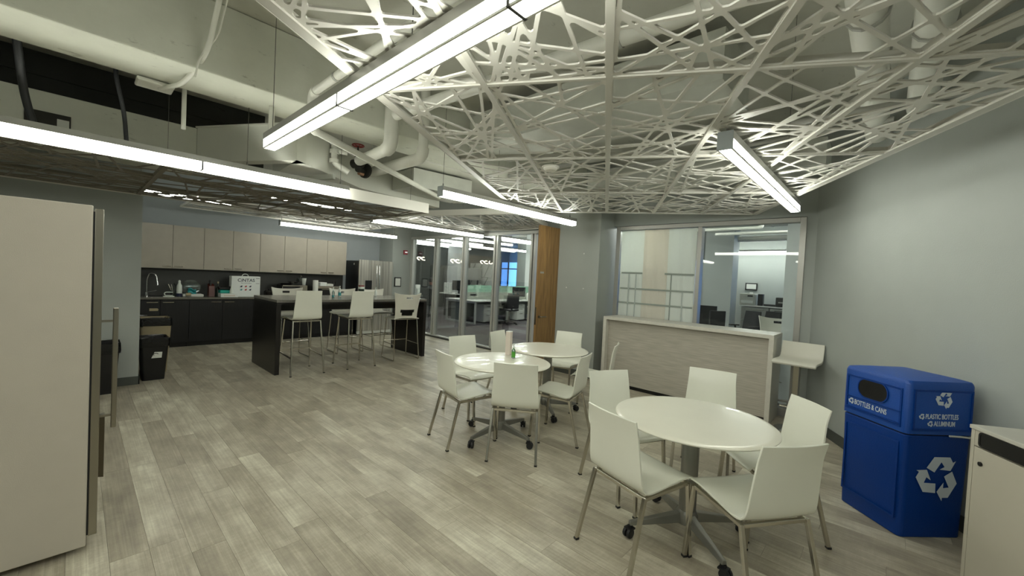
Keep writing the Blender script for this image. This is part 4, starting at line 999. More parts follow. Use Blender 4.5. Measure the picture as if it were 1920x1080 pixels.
# ------------------------------------------------------------------ waste bins by the pillar
def liner_bin(name, label, loc, rz, w0, d0, w1, d1, h, m, lm='liner', logo=False):
    t = thing(name, label, 'waste bin', loc, rz, 'kitchen waste bins')
    b = MB(); pts = [rrect(w0, d0, .03), rrect(w1, d1, .035)]; n = len(pts[0])
    v = [(x, y, 0) for x, y in pts[0]] + [(x, y, h) for x, y in pts[1]] + [(x*.94, y*.94, h) for x, y in pts[1]] + [(x*.94, y*.94, .03) for x, y in pts[0]]
    f = [tuple(reversed(range(n)))] + [(k*n+i, k*n+(i+1) % n, (k+1)*n+(i+1) % n, (k+1)*n+i) for k in range(3) for i in range(n)] + [tuple(range(3*n, 4*n))]
    part('bin_body', b.add(v, f), m, t, smooth=True)
    rnd = random.Random(len(label)); l = MB(); per = rrect(w1+.012, d1+.012, .035, 6); n = len(per); rows = []
    for z_, k in ((h-.10, 1.0), (h-.06, 1.01), (h-.02, 1.0), (h+.012, .99), (h+.006, .93), (h-.05, .88), (h-.15, .84)):
        rows.append([(x*k*(1+rnd.uniform(-.012, .012)), y*k*(1+rnd.uniform(-.012, .012)), z_+rnd.uniform(-.012, .012)) for x, y in per])
    v = [p for r_ in rows for p in r_]; f = [(k*n+i, k*n+(i+1) % n, (k+1)*n+(i+1) % n, (k+1)*n+i) for k in range(len(rows)-1) for i in range(n)]
    part('bin_liner', l.add(v, f), lm, t, smooth=True)
    if logo:
        M = frame_matrix((w0/2+(w1-w0)/2*.62+.004, .02, h*.62), (0, 1, 0), ((w1-w0)/2/h, 0, 1))
        o = put('recycling_sticker', MB().prism([(-.05, -.04), (.05, -.04), (.055, .035), (-.02, .04)], 0, .002).mesh('st'), 'paper_white', t, M, 'torn white sticker')
        put('sticker_mark', MB().tube([(.025*cos(a*pi/6)-.01, .01+.012*sin(a*pi/6), .003) for a in range(9)], .004, 5).mesh('mk'), 'black_plastic', t, M)
    return t
liner_bin('waste_bin', 'black waste bin with torn sticker, standing before the beige bin', (-6.95, .695, 0), 0, .24, .22, .34, .29, .53, 'black_plastic', logo=True)
liner_bin('waste_bin', 'beige waste bin with black liner against the base cabinets', (-7.42, .75, 0), 0, .34, .25, .40, .33, .74, 'beige_bin')
liner_bin('waste_bin', 'black waste bin partly hidden behind the freezer handle', (-6.50, .20, 0), 0, .24, .24, .30, .31, .56, 'black_plastic')

# ------------------------------------------------------------------ blue recycling bin
def recycle_arrow(k, R0=1.0, wd=.40):
    """one bent arrow of the three-arrow mark, pointing clockwise"""
    def pt(a, r): return (r*cos(a), r*sin(a))
    A = pi/2 - k*2*pi/3; ca, sa = cos(A-pi/2), sin(A-pi/2)
    poly = [(-.60, .45), (-.25, .97), (.55, .97), (.70, .72), (.84, .79), (.60, .33), (.06, .38), (.30, .50), (.12, .74), (-.20, .24)]
    return [(x*ca-y*sa, x*sa+y*ca) for x, y in poly]
def recycle_mesh(s):
    m = MB()
    for k in range(3):
        p = [(x*s, y*s) for x, y in recycle_arrow(k)]
        # triangulate safely by splitting the bent arrow into convex pieces
        a = p
        for idx in ((0, 1, 8, 9), (1, 2, 8), (2, 3, 7, 8), (4, 5, 6)):
            q = [a[i] for i in idx]
            if area(q) < 0: q = q[::-1]
            m.prism(q, 0, .0012)
    return m.mesh('recycle_mark')
B0 = Vector((.125, 3.60, 0)); ang = R(45)
bn = thing('recycling_bin', 'large blue plastic recycling bin with white recycling marks beside the right wall', 'recycling bin', B0, 0)
ul = Vector((-1, 1.0, 0)).normalized(); ur = Vector((.96, 1.0, 0)).normalized()    # along left face, along right face
def bprism(z0, z1, s0, s1, L=.475, Wd=.455, seg=3, dome=0):
    rows = []
    def outline(s, z):
        a = -s; pts = []
        cs = [(a, a), (L-a*0+s, a), (L+s, Wd+s), (a, Wd+s)]
        out = []
        r = .035
        for i, (x, y) in enumerate(cs):
            sx, sy = (1 if x <= 0.1 else -1), (1 if y <= .1 else -1); c = (x+sx*r, y+sy*r)
            st = {(1, 1): pi, (-1, 1): 3*pi/2, (-1, -1): 0, (1, -1): pi/2}[(sx, sy)]
            out += arc(c, r, st, st+pi/2, 4)
        return out
    n = 0; m = MB(); zs = [(z0, s0), (z1, s1)]
    O = [outline(s, z) for z, s in zs]; n = len(O[0])
    v = []
    for (z, s), o_ in zip(zs, O):
        for x, y in o_: p = ul*x+ur*y; v.append((p.x, p.y, z))
    f = [tuple(range(n))[::-1], tuple(range(n, 2*n))] + [(i, (i+1) % n, n+(i+1) % n, n+i) for i in range(n)]
    return m.add(v, f)
part('bin_body', bprism(0, .665, -.012, .0), 'bin_blue', bn, bevel=.006, smooth=True)
part('seam', bprism(.665, .675, -.008, -.008), 'gap_black', bn)
# lid with a domed top
lid = MB(); n = None; rows = []
def lid_outline(s):
    out = []; L, Wd, r = .475, .455, .035
    for x, y in ((-s, -s), (L+s, -s), (L+s, Wd+s), (-s, Wd+s)):
        sx, sy = (1 if x <= .1 else -1), (1 if y <= .1 else -1); c = (x+sx*r, y+sy*r); st = {(1, 1): pi, (-1, 1): 3*pi/2, (-1, -1): 0, (1, -1): pi/2}[(sx, sy)]
        out += arc(c, r, st, st+pi/2, 4)
    return out
cx_, cy_ = .2375, .2275; v = []; base = lid_outline(.004)
for k, (sc, z) in enumerate(((1, .675), (1, .985), (.985, 1.0), (.96, 1.012), (.8, 1.022), (.5, 1.034), (.2, 1.04))):
    for x, y in base:
        p = ul*(cx_+(x-cx_)*sc)+ur*(cy_+(y-cy_)*sc); v.append((p.x, p.y, z))
n = len(base); f = [tuple(range(n))[::-1]] + [(k*n+i, k*n+(i+1) % n, (k+1)*n+(i+1) % n, (k+1)*n+i) for k in range(6) for i in range(n)] + [tuple(range(6*n, 7*n))]
part('bin_lid', lid.add(v, f), 'bin_blue_lid', bn, smooth=True)
# faces: local frames (right axis, up axis) seen from outside
ML = lambda x, z, o=.0055: frame_matrix(tuple(ul*(.475-x) - ur*o + Vector((0, 0, z))), tuple(-ul), (0, 0, 1))
MR = lambda x, z, o=.0055: frame_matrix(tuple(ur*x - ul*o + Vector((0, 0, z))), tuple(ur), (0, 0, 1))
def rim(w_, h_, t_=.012, d_=.006):
    return MB().box(-w_/2, w_/2, -h_/2, -h_/2+t_, 0, d_).box(-w_/2, w_/2, h_/2-t_, h_/2, 0, d_).box(-w_/2, -w_/2+t_, -h_/2+t_, h_/2-t_, 0, d_).box(w_/2-t_, w_/2, -h_/2+t_, h_/2-t_, 0, d_).mesh('rim')
for nm, M, w_, h_ in (('raised_border', ML(.235, .83, .003), .41, .25), ('raised_border', ML(.235, .36, -.002), .40, .50), ('raised_border', MR(.23, .83, .003), .40, .26)):
    o = put(nm, rim(w_, h_), 'bin_blue', bn, M)
slot = MB().prism(rrect(.215, .125, .06, 6), 0, .003).mesh('slot'); put('disposal_slot', slot, 'slot_black', bn, ML(.235, .885, .006))
sr = MB(); o_ = rrect(.23, .14, .067, 6); i_ = rrect(.215, .125, .06, 6); nn = len(o_)
sr.add([(x, y, 0) for x, y in o_]+[(x, y, .006) for x, y in o_]+[(x, y, .006) for x, y in i_]+[(x, y, 0) for x, y in i_], [(k*nn+i, k*nn+(i+1) % nn, ((k+1) % 4)*nn+(i+1) % nn, ((k+1) % 4)*nn+i) for k in range(4) for i in range(nn)])
put('slot_rim', sr.mesh('slot_rim'), 'bin_blue', bn, ML(.235, .885, .0055))
put('ledge_rib', MB().box(-.20, .20, -.004, .004, 0, .007).mesh('rib'), 'bin_blue', bn, ML(.235, .80, .004)); put('ledge_rib', MB().box(-.20, .20, -.004, .004, 0, .007).mesh('rib'), 'bin_blue', bn, ML(.235, .725, .004))
put('lettering', text_mesh('BOTTLES & CANS', .050, align='LEFT', sx=.62), 'print_white', bn, ML(.10, .765, .0062)); put('recycling_mark', recycle_mesh(.021), 'print_white', bn, ML(.075, .767, .0062))
put('recycling_mark', recycle_mesh(.055), 'print_white', bn, MR(.235, .905, .0055)); put('recycling_mark', recycle_mesh(.135), 'print_white', bn, MR(.235, .40, .001))
put('lettering', text_mesh('PLASTIC BOTTLES', .045, align='LEFT', sx=.62), 'print_white', bn, MR(.115, .79, .0055)); put('recycling_mark', recycle_mesh(.018), 'print_white', bn, MR(.09, .79, .0055))
put('lettering', text_mesh('ALUMINUM', .045, align='LEFT', sx=.62), 'print_white', bn, MR(.175, .745, .0055)); put('recycling_mark', recycle_mesh(.018), 'print_white', bn, MR(.15, .745, .0055))
part('tape_scrap', MB().tube([tuple(ur*.28-ul*.012+Vector((0, 0, .672))), tuple(ur*.36-ul*.010+Vector((0, 0, .668))), tuple(ur*.46-ul*.012+Vector((0, 0, .660)))], .006, 6), 'paper_white', bn)

# ------------------------------------------------------------------ pale recycling cabinet lower right
P0 = rot(1.875, 2.555)     # front-left top corner
wc = thing('recycling_cabinet', 'pale cream waste cabinet with long black slot at the lower right edge', 'cabinet', (P0.x, P0.y, 0), R(30))
# local x = D4 (towards wall), local y = D3 (away); front face is x=0, runs towards -y
Ln = 1.1
part('carcass', MB().box(.018, .50, -Ln, 0, .0, .885), 'cabinet_cream', wc, bevel=.002)
part('cabinet_top', MB().box(-.006, .505, -Ln, .006, .885, .905), 'cabinet_cream_top', wc, bevel=.003)
part('door', MB().box(0, .0175, -.56, -.022, .02, .80), 'cabinet_cream', wc, bevel=.002)
part('frame_stile', MB().box(.0, .0175, -.020, 0, .0, .885), 'cabinet_cream', wc); part('slot_panel', MB().box(.0, .0175, -.56, -.022, .806, .885), 'cabinet_cream', wc)
part('slot_liner', MB().prism(rrect(.44, .062, .014), 0, .003, frame_matrix((-.0005, -.275, .846), (0, -1, 0), (0, 0, 1))), 'slot_black', wc)
sr = MB(); o_ = rrect(.455, .074, .018); i_ = rrect(.435, .056, .012); nn = len(o_)
sr.add([(x, y, 0) for x, y in o_]+[(x, y, .005) for x, y in o_]+[(x, y, .005) for x, y in i_]+[(x, y, 0) for x, y in i_], [(k*nn+i, k*nn+(i+1) % nn, ((k+1) % 4)*nn+(i+1) % nn, ((k+1) % 4)*nn+i) for k in range(4) for i in range(nn)])
put('slot_rim', sr.mesh('slot_rim'), 'black_plastic', wc, frame_matrix((-.0005, -.275, .846), (0, -1, 0), (0, 0, 1)))
part('lock', MB().lathe([(.011, 0), (.011, .006), (.006, .007)], seg=16, M=frame_matrix((-.0005, -.065, .725), (0, -1, 0), (0, 0, 1))), 'black_plastic', wc)
part('door', MB().box(0, .0175, -Ln, -.564, .02, .885), 'cabinet_cream', wc, bevel=.002)

# ------------------------------------------------------------------ low-back stool by the counter
ws = thing('low_back_stool', 'cream low-back upholstered stool on a steel post beside the counter end', 'stool', (-.70, 5.42, 0), R(180-4))
PL = [(.20, .755), (.16, .775), (.05, .778), (-.08, .775), (-.15, .79), (-.18, .83), (-.20, .90), (-.215, .965)]
Pp, _ = resample(PL, 18)
part('seat_shell', MB().sheet(lambda u, v: ((v*2-1)*.20, Pp[round(u*18)].y, Pp[round(u*18)].z), 18, 6, .025), 'stool_plastic', ws, smooth=True, bevel=.005)
part('post', MB().box(-.03, .03, -.03, .03, .02, .76), 'steel', ws, bevel=.004); part('base_plate', MB().lathe([(.19, 0), (.19, .012), (.03, .02)], seg=32), 'steel', ws, smooth=True)
part('footrest', MB().tube(fillet_path([(-.03, .0, .28), (-.13, .12, .28), (.13, .12, .28), (.03, 0, .28)], .04), .009, 8), 'steel', ws, smooth=True)

# ------------------------------------------------------------------ office behind the glass
def task_chair(name, label, loc, rz, group='office task chairs'):
    t = thing(name, label, 'office chair', loc, rz, group)
    part('seat', MB().sheet(lambda u, v: ((u*2-1)*.24, (v*2-1)*.23, .47+.02*(u*2-1)**2-.02*(v > .9)), 8, 8, .05), 'mesh_black', t, smooth=True)
    part('backrest', MB().sheet(lambda u, v: ((u*2-1)*(.23-.03*v*v), -.24-.06*v+.04*(u*2-1)**2, .53+.50*v), 8, 10, .03), 'mesh_black', t, smooth=True)
    part('back_bracket', MB().bar((0, -.10, .43), (0, -.27, .62), .05, .03), 'black_plastic', t)
    for s in (-1, 1):
        part('armrest', MB().box(s*.27-.035, s*.27+.035, -.12, .14, .66, .69).bar((s*.25, -.05, .46), (s*.27, -.02, .66), .03), 'black_plastic', t)
    part('gas_lift', MB().lathe([(.03, .10), (.03, .28), (.02, .28), (.02, .45)], seg=12), 'steel', t)
    for k in range(5):
        a = k*2*pi/5+.3; l = part('base_leg', MB().bar((0, 0, .11), (.30*cos(a), .30*sin(a), .075), .035, .025), 'steel', t)
        part('caster', MB().tube([(.29*cos(a)-.02*sin(a), .29*sin(a)+.02*cos(a), .028), (.29*cos(a)+.02*sin(a), .29*sin(a)-.02*cos(a), .028)], .028, 10), 'rubber', l)
    return t
# bench of desks running away from the glass, centre line x = -10.3
bd = thing('office_bench_desk', 'white bench desk with square end frame and frosted divider behind the glass', 'desk', (0, 0, 0))
for x0, x1 in ((-11.02, -10.33), (-10.27, -9.50)):
    for y0, y1 in ((8.55, 10.05), (10.07, 11.6), (11.62, 13.1)): part('desktop', MB().box(x0, x1, y0, y1, .71, .74), 'office_white', bd, bevel=.002)
for y_ in (8.60, 10.06, 11.6, 13.05):
    part('end_frame', MB().box(-11.0, -10.95, y_-.025, y_+.025, 0, .71).box(-9.57, -9.52, y_-.025, y_+.025, 0, .71).box(-10.95, -9.57, y_-.025, y_+.025, .66, .71).box(-10.95, -9.57, y_-.025, y_+.025, 0, .05), 'office_white', bd)
for y0, y1 in ((8.9, 10.3), (10.32, 11.7), (11.72, 13.1)):
    part('felt_divider', MB().box(-10.325, -10.275, y0, y1, .74, .98), 'panel_felt', bd); part('glass_divider', MB().box(-10.305, -10.295, y0, y1, .98, 1.22), 'frosted_mint', bd)
part('name_plate', MB().box(-10.275, -10.27, 9.0, 9.3, .86, .92), 'black_plastic', bd)
part('modesty_panel', MB().box(-10.32, -10.28, 8.7, 13.0, .15, .70), 'office_grey', bd)
def pedestal(label, x, y, front=1):
    t = thing('drawer_pedestal', label, 'pedestal', (x, y, 0), 0, 'drawer pedestals under the bench desk')
    part('pedestal_body', MB().box(-.46, 0, -.20, .20, .03, .60), 'pedestal_grey' if front == 0 else 'office_white', t, bevel=.004)
    if front:
        for z0, z1 in ((.05, .30), (.31, .45), (.46, .59)):
            d = part('drawer', MB().box(.0, .018, -.195, .195, z0, z1), 'office_white', t, bevel=.002); part('handle', MB().box(.018, .03, -.07, .07, z1-.05, z1-.038), 'steel', d)
    return t
pedestal('white three-drawer pedestal at the near end of the bench desk', -9.66, 9.27)
pedestal('white three-drawer pedestal farther along the bench desk, before the waste basket', -9.7, 10.95)
pedestal('grey pedestal back at the left side of the bench desk end', -10.48, 8.95, 0)
t = thing('waste_basket', 'small black office waste basket beside the farther pedestal', 'waste bin', (-9.52, 11.35, 0)); part('basket_body', MB().lathe([(.11, 0), (.15, .33), (.14, .33), (.10, .02)], seg=16), 'black_plastic', t)
def monitor(label, loc, rz, w_=.48, h_=.32, m='monitor_black'):
    t = thing('computer_monitor', label, 'monitor', loc, rz, 'computer monitors in the office')
    part('screen_housing', MB().box(-w_/2, w_/2, -.02, .02, .12, .12+h_), 'monitor_black', t, bevel=.005); part('screen', MB().box(-w_/2+.02, w_/2-.02, -.022, -.0201, .14, .10+h_), m, t)
    part('stand', MB().box(-.03, .03, .0, .03, .0, .2).box(-.12, .12, -.09, .09, 0, .012), 'monitor_black', t)
    return t
monitor('black monitor on the bench desk right of the glass divider', (-9.88, 11.0, .741), R(62), .5, .34)
task_chair('office_chair', 'black task chair in front of the white bench desk behind the glass', (-9.12, 9.72, 0), R(70))
task_chair('office_chair', 'black task chair visible between the last glass post and the oak door', (-6.55, 8.35, 0), R(60))
t = thing('office_tray', 'pale document holder on the bench desk beside the monitor', 'document tray', (-9.75, 11.45, .741)); part('tray_body', MB().box(-.12, .12, -.02, .16, 0, .24), 'office_white', t, bevel=.004); part('papers', MB().box(-.10, .10, -.01, .15, .24, .26), 'paper_white', t)
t = thing('side_desk', 'white side desk beside the open oak door opening', 'desk', (-7.1, 8.95, 0)); part('desktop', MB().box(-.5, .9, -.1, .6, .71, .74), 'office_white', t)
for x_, y_ in ((-.45, -.05), (.85, -.05), (-.45, .55), (.85, .55)): part('leg', MB().box(x_-.02, x_+.02, y_-.02, y_+.02, 0, .71), 'office_white', t)
# back-left desks with a seated person
t = thing('corner_desk', 'dark-edged desk with laptop behind the first glass pane', 'desk', (-12.1, 8.15, 0)); part('desktop', MB().box(-.9, .25, -.35, .45, .72, .75), 'office_grey', t, bevel=.003)
for x_, y_ in ((-.85, -.3), (.2, -.3), (-.85, .4), (.2, .4)): part('leg', MB().box(x_-.025, x_+.025, y_-.025, y_+.025, 0, .72), 'office_grey', t)
part('side_cabinet', MB().box(-.88, -.45, -.28, .38, .03, .68), 'monitor_black', t, bevel=.004)
t = thing('laptop', 'open laptop with glowing blue screen in front of the seated person', 'laptop', (-12.22, 8.05, .75), R(-38)); part('keyboard_base', MB().box(-.17, .17, -.12, .12, 0, .018), 'monitor_black', t); part('lid', MB().box(-.17, .17, .12, .13, .01, .24), 'monitor_black', t); part('screen', MB().box(-.16, .16, .1185, .1195, .025, .23), 'screen_blue', t)
t = thing('desk_rack', 'white ventilated rack on the desk behind the laptop', 'rack', (-12.9, 8.5, .75)); part('rack_body', MB().box(-.3, .3, -.1, .1, 0, .36), 'office_white', t); 
for i in range(5): part('rack_slot', MB().box(-.26+.11*i, -.20+.11*i, -.103, -.1, .06, .30), 'office_grey', t)
def person(label, loc, rz):
    t = thing('person', label, 'person', loc, rz)
    J = {'pelvis': ((0, 0, .55), .15), 'waist': ((0, -.02, .72), .135), 'chest': ((0, .02, .93), .155), 'neck0': ((0, .06, 1.07), .075), 'neck': ((0, .08, 1.14), .055),
         'shL': ((.17, .05, 1.02), .075), 'elL': ((.24, .10, .76), .052), 'wrL': ((.14, .34, .80), .032), 'shR': ((-.17, .05, 1.02), .075), 'elR': ((-.24, .10, .76), .052), 'wrR': ((-.14, .34, .80), .032),
         'hipL': ((.10, .02, .52), .11), 'knL': ((.15, .44, .52), .075), 'anL': ((.15, .42, .10), .045), 'toL': ((.16, .56, .04), .035), 'hipR': ((-.10, .02, .52), .11), 'knR': ((-.15, .44, .52), .075), 'anR': ((-.15, .42, .10), .045), 'toR': ((-.16, .56, .04), .035)}
    Ed = [('pelvis', 'waist'), ('waist', 'chest'), ('chest', 'neck0'), ('neck0', 'neck'), ('chest', 'shL'), ('shL', 'elL'), ('elL', 'wrL'), ('chest', 'shR'), ('shR', 'elR'), ('elR', 'wrR'),
          ('pelvis', 'hipL'), ('hipL', 'knL'), ('knL', 'anL'), ('anL', 'toL'), ('pelvis', 'hipR'), ('hipR', 'knR'), ('knR', 'anR'), ('anR', 'toR')]
    nm = list(J); me = bpy.data.meshes.new('body'); me.from_pydata([J[k][0] for k in nm], [(nm.index(a), nm.index(b)) for a, b in Ed], [])
    o = link('body', me, 'jacket', t); sk = o.modifiers.new('skin', 'SKIN'); lay = me.skin_vertices[0] if me.skin_vertices else None
    if lay is None:
        bm = bmesh.new(); bm.from_mesh(me); bm.verts.layers.skin.verify(); bm.to_mesh(me); bm.free(); lay = me.skin_vertices[0]
    for i, k in enumerate(nm): lay.data[i].radius = (J[k][1],)*2; lay.data[i].use_root = (k == 'pelvis')
    sk.use_smooth_shade = True; sb = o.modifiers.new('sub', 'SUBSURF'); sb.levels = 1; sb.render_levels = 2
    hd = MB().lathe([(.03, -.13), (.055, -.11), (.072, -.06), (.082, .0), (.08, .06), (.06, .105), (.02, .125)], (0, .10, 1.26), 20)
    hd.lathe([(.001, -.02), (.012, -.012), (.004, .02)], (0, .19, 1.255), 8)
    h = part('head', hd, 'skin', t, smooth=True)
    for s in (-1, 1): part('ear', MB().lathe([(.008, -.025), (.016, 0), (.008, .028)], (s*.082, .09, 1.25), 8), 'skin', h, smooth=True); part('eye', MB().lathe([(.003, -.007), (.010, 0), (.003, .007)], (s*.03, .172, 1.27), 8), 'hair_dark', h, smooth=True)
    part('hair', MB().lathe([(.086, -.02), (.092, .03), (.09, .07), (.068, .115), (.02, .138)], (0, .085, 1.26), 20), 'hair_dark', t, smooth=True)
    for s in (-1, 1):
        hm = MB(); hm.box(s*.14-.035, s*.14+.035, .33, .41, .785, .81)
        for i in range(4): hm.tube([(s*.14-.027+.018*i, .40, .80), (s*.14-.027+.018*i, .44+.008*(i % 3), .80), (s*.14-.027+.018*i, .465+.008*(i % 3), .785)], .008, 6)
        hm.tube([(s*.14-s*.03, .35, .80), (s*.14-s*.065, .39, .79), (s*.14-s*.06, .42, .785)], .009, 6)
        part('hand', hm, 'skin', t, smooth=True)
    return t
person('person in a dark jacket seated at the laptop, seen through the first glass pane', (-11.75, 8.46, 0), R(55))
task_chair('office_chair', 'black task chair under the seated person in the dark jacket', (-11.78, 8.44, 0), R(55))
t = thing('round_desk', 'pale rounded desk wing behind the second glass pane', 'desk', (-11.95, 9.65, 0)); part('desktop', MB().prism(rrect(1.1, .8, .3, 6), .82, .85), 'office_white', t); part('leg', MB().box(-.3, .3, -.2, .2, 0, .82), 'monitor_black', t)
t = thing('white_dock', 'white box with a swirl on the pale desk wing', 'equipment box', (-12.15, 9.55, .85)); part('dock_body', MB().box(-.16, .14, -.1, .1, 0, .38), 'office_white', t, bevel=.01); part('dock_emblem', MB().tube([(.08*cos(a*pi/6)-.02, -.104, .16+.08*sin(a*pi/6)) for a in range(10)], .01, 6), 'office_grey', t)
monitor('black monitor on the pale rounded desk wing', (-11.62, 9.62, .85), R(40), .5, .36)
task_chair('office_chair', 'black task chair beside the rounded desk wing', (-11.35, 10.5, 0), R(120))
t = thing('wall_box', 'wall-mounted grey equipment box with green lights', 'equipment box', (-12.9, 11.2, 1.36)); part('box_body', MB().box(-.02, .75, -.2, 0, 0, .48), 'file_grey', t, bevel=.005); part('stand', MB().box(.1, .14, -.1, -.06, -1.36, 0).box(.6, .64, -.1, -.06, -1.36, 0), 'alu_dark', t)
for i in range(4): part('status_light', MB().box(-.0, .05, -.206, -.2, .06+.1*i, .12+.1*i), 'led_green', t)
# office walls and columns
def wallbox(name, x0, x1, y0, y1, m, z1=SLAB): return struct(name, MB().box(x0, x1, y0, y1, 0, z1), m)
wallbox('wall_office_dark', -18, -14.15, 11.6, 11.75, 'base_dark', 3.4)
wallbox('wall_office_back', -18, -13.15, 13.2, 13.3, 'base_dark', 3.4)
wallbox('wall_office_pier', -14.12, -13.43, 11.0, 11.3, 'wall_pale')
wallbox('wall_office_left', -18.2, -18, 6.1, 19, 'wall_grey')
wallbox('wall_office_column', -12.78, -12.25, 14, 14.5, 'wall_dark')
wallbox('wall_office_far', -10.5, -5.7, 12.0, 12.2, 'wall_pale')
wallbox('wall_office_side', -5.9, -5.7, 9.6, 14.1, 'wall_pale')
wallbox('wall_office_inner', -6.8, -5.7, 10.6, 10.8, 'wall_grey')
wallbox('wall_office_end', -18, -9.4, 19.0, 19.2, 'wall_grey')
# blue daylit window far away
fw = thing('window_2', 'far daylit office window glowing blue between the glass posts', 'window', (-16.2, 17.0, 0)); fw['kind'] = 'structure'
part('pane', MB().box(-2.2, 2.4, 0, .02, .5, 2.4), 'daylight', fw)
for x_ in (-1.6, -.55, .05, .9, 1.7): part('mullion', MB().box(x_-.04, x_+.04, -.05, 0, .5, 2.4), 'navy', fw)
part('mullion', MB().box(-2.2, 2.4, -.05, 0, 2.0, 2.06), 'navy', fw)
wb = thing('glass_board', 'large pale wall board crossed by dark hanging wires', 'board', (-15.06, 13.165, 0), R(0))
part('board_surface', MB().box(-.05, 1.93, 0, .035, 1.05, 2.15), 'paper_white', wb)
for i in range(4):
    x_ = .0+.5*i; part('hanging_wire', MB().tube([(x_+.35, -.02, 2.13), (x_, -.02, 1.52)], .01, 5).tube([(x_+.25, -.02, 1.48), (x_-.0, -.02, 1.08)], .01, 5), 'alu_dark', wb)
part('cross_wire', MB().tube([(-.05, -.02, 1.50), (1.93, -.02, 1.46)], .007, 5), 'alu_dark', wb)
t = thing('wall_poster', 'pale equipment poster on the dark office wall behind the first pane', 'poster', (-13.0, 8.85, 0), R(-35))
wallp = part('poster_sheet', MB().box(-.35, .35, 0, .01, 1.58, 1.95), 'paper_cool', t); part('poster_sheet', MB().box(-.35, .35, 0, .01, 1.16, 1.50), 'panel_felt', t)
part('arm_print', MB().box(-.02, .10, -.004, 0, 1.78, 1.82).box(.08, .12, -.004, 0, 1.66, 1.80), 'monitor_black', t); part('stand_post', MB().box(-.38, -.35, 0, .02, 0, 2.0).box(.35, .38, 0, .02, 0, 2.0), 'alu_dark', t)
for i, (x_, y_, z_, n_) in enumerate(((-13.0, 9.0, 2.09, 2), (-10.95, 9.0, 2.01, 3), (-12.7, 12.0, 2.14, 4))):
    t = thing('pendant_light', ['tangled glowing pendant seen through the first glass pane', 'tangled glowing pendant seen through the second glass pane', 'tangled glowing pendant above the pale wall board'][i], 'pendant lamp', (x_, y_, z_))
    for k in range(n_): part('glow_ring', MB().tube([(.16*k-.2+.09*cos(a*pi/6+k), .09*k-.1+.03*sin(a), .06*sin(a*pi/6+k*.7)) for a in range(10)], .012, 6), 'pendant_glow', t)  # bright tangled shapes built as glowing rings on a cord
    part('pendant_cord', MB().tube([(0, 0, .05), (0, 0, SLAB-z_-.002)], .006, 5), 'alu_dark', t)
OL = [((-12.2, 7.6), (-12.2, 10.4), 2.62, 'first'), ((-10.9, 7.3), (-10.9, 10.0), 2.62, 'second'), ((-9.6, 7.4), (-9.6, 10.2), 2.62, 'third'), ((-8.2, 7.6), (-8.2, 10.4), 2.62, 'fourth'), ((-11.6, 11.4), (-11.6, 14.0), 2.66, 'fifth'), ((-14.3, 9.4), (-14.3, 12.4), 2.72, 'sixth')]  # last lamp is added to brighten the pale wall board
for a, b, z_, s in OL: lamp('%s linear office lamp counted from the left behind the glass partition' % s, a, b, z_, 2, (.1, 2.5), mat_='diffuser_openplan', group='linear lamps in the office', name='office_lamp')
# right-hand office seen through the window
wallbox('wall_office_right', -4.4, 2.5, 13.0, 13.2, 'wall_grey'); wallbox('wall_office_screen', -3.52, -2.86, 11.0, 11.5, 'wall_grey'); wallbox('wall_office_pillar', -1.66, -1.56, 11.2, 11.5, 'wall_blue'); wallbox('wall_office_return', .6, .8, 6.12, 13.0, 'wall_grey'); 
struct('wall_office_lintel', MB().box(-5.7, -3.52, 12.0, 12.2, 2.3, SLAB), 'wall_dark')
lamp('horizontal linear lamp seen in the right window', (-3.85, 12.4), (-1.1, 12.4), 2.50, 3, (.2, 2.5), mat_='diffuser_office', group='lamps beyond the right window', name='office_lamp')
lamp('linear lamp beyond the window in front of the far column', (-4.6, 8.2), (-4.6, 10.8), 2.62, 2, (.2, 2.5), mat_='diffuser_office', group='lamps beyond the right window', name='office_lamp')
lamp('linear lamp hidden behind the paper-covered window pane', (-3.5, 7.0), (-2.5, 7.0), 2.6, 1, (.2,), mat_='diffuser_openplan', group='lamps beyond the right window', name='office_lamp')  # unseen lamp added to light the paper sheets from behind
lamp('linear lamp beyond the window on its right side', (-1.2, 7.4), (-1.2, 9.8), 2.95, 2, (.2,), mat_='diffuser_office', group='lamps beyond the right window', name='office_lamp')
t = thing('file_cabinet', 'grey lateral file cabinet row under the printer in the right office', 'file cabinet', (-2.85, 12.0, 0))
part('cabinet_top', MB().box(-.05, 1.35, -.03, .5, 1.10, 1.13), 'office_white', t); part('plinth', MB().box(0, 1.3, .03, .48, 0, .05), 'monitor_black', t)
for x0, x1 in ((0, .63), (.65, 1.30)):
    for z0, z1 in ((.05, .38), (.40, .73), (.75, 1.08)):
        d = part('drawer', MB().box(x0, x1, 0, .48, z0, z1), 'file_grey', t, bevel=.004); part('handle', MB().box(x0+.1, x1-.1, -.012, 0, z1-.06, z1-.045), 'steel', d)
t = thing('printer', 'beige office printer on the file cabinets', 'printer', (-2.72, 12.22, 1.13)); part('printer_body', MB().box(-.19, .17, -.2, .2, 0, .30), 'printer_beige', t, bevel=.02); part('paper_tray', MB().box(-.15, .13, -.215, -.2, .05, .12), 'office_white', t); part('control_panel', MB().box(.0, .12, -.22, -.2, .22, .26), 'monitor_black', t)
t = thing('desk_phone', 'black phone and holder beside the printer', 'phone', (-2.44, 12.15, 1.13)); part('holder', MB().box(-.06, .06, -.08, .08, 0, .30), 'monitor_black', t, bevel=.01); part('handset', MB().box(.08, .36, -.06, .02, 0, .05), 'monitor_black', t, bevel=.01)
t = thing('black_printer', 'low black printer at the right end of the file cabinets', 'printer', (-1.86, 12.2, 1.13)); part('printer_body', MB().box(-.23, .2, -.2, .2, 0, .24), 'monitor_black', t, bevel=.02); part('output_slot', MB().box(-.17, .13, -.204, -.2, .10, .13), 'file_grey', t)
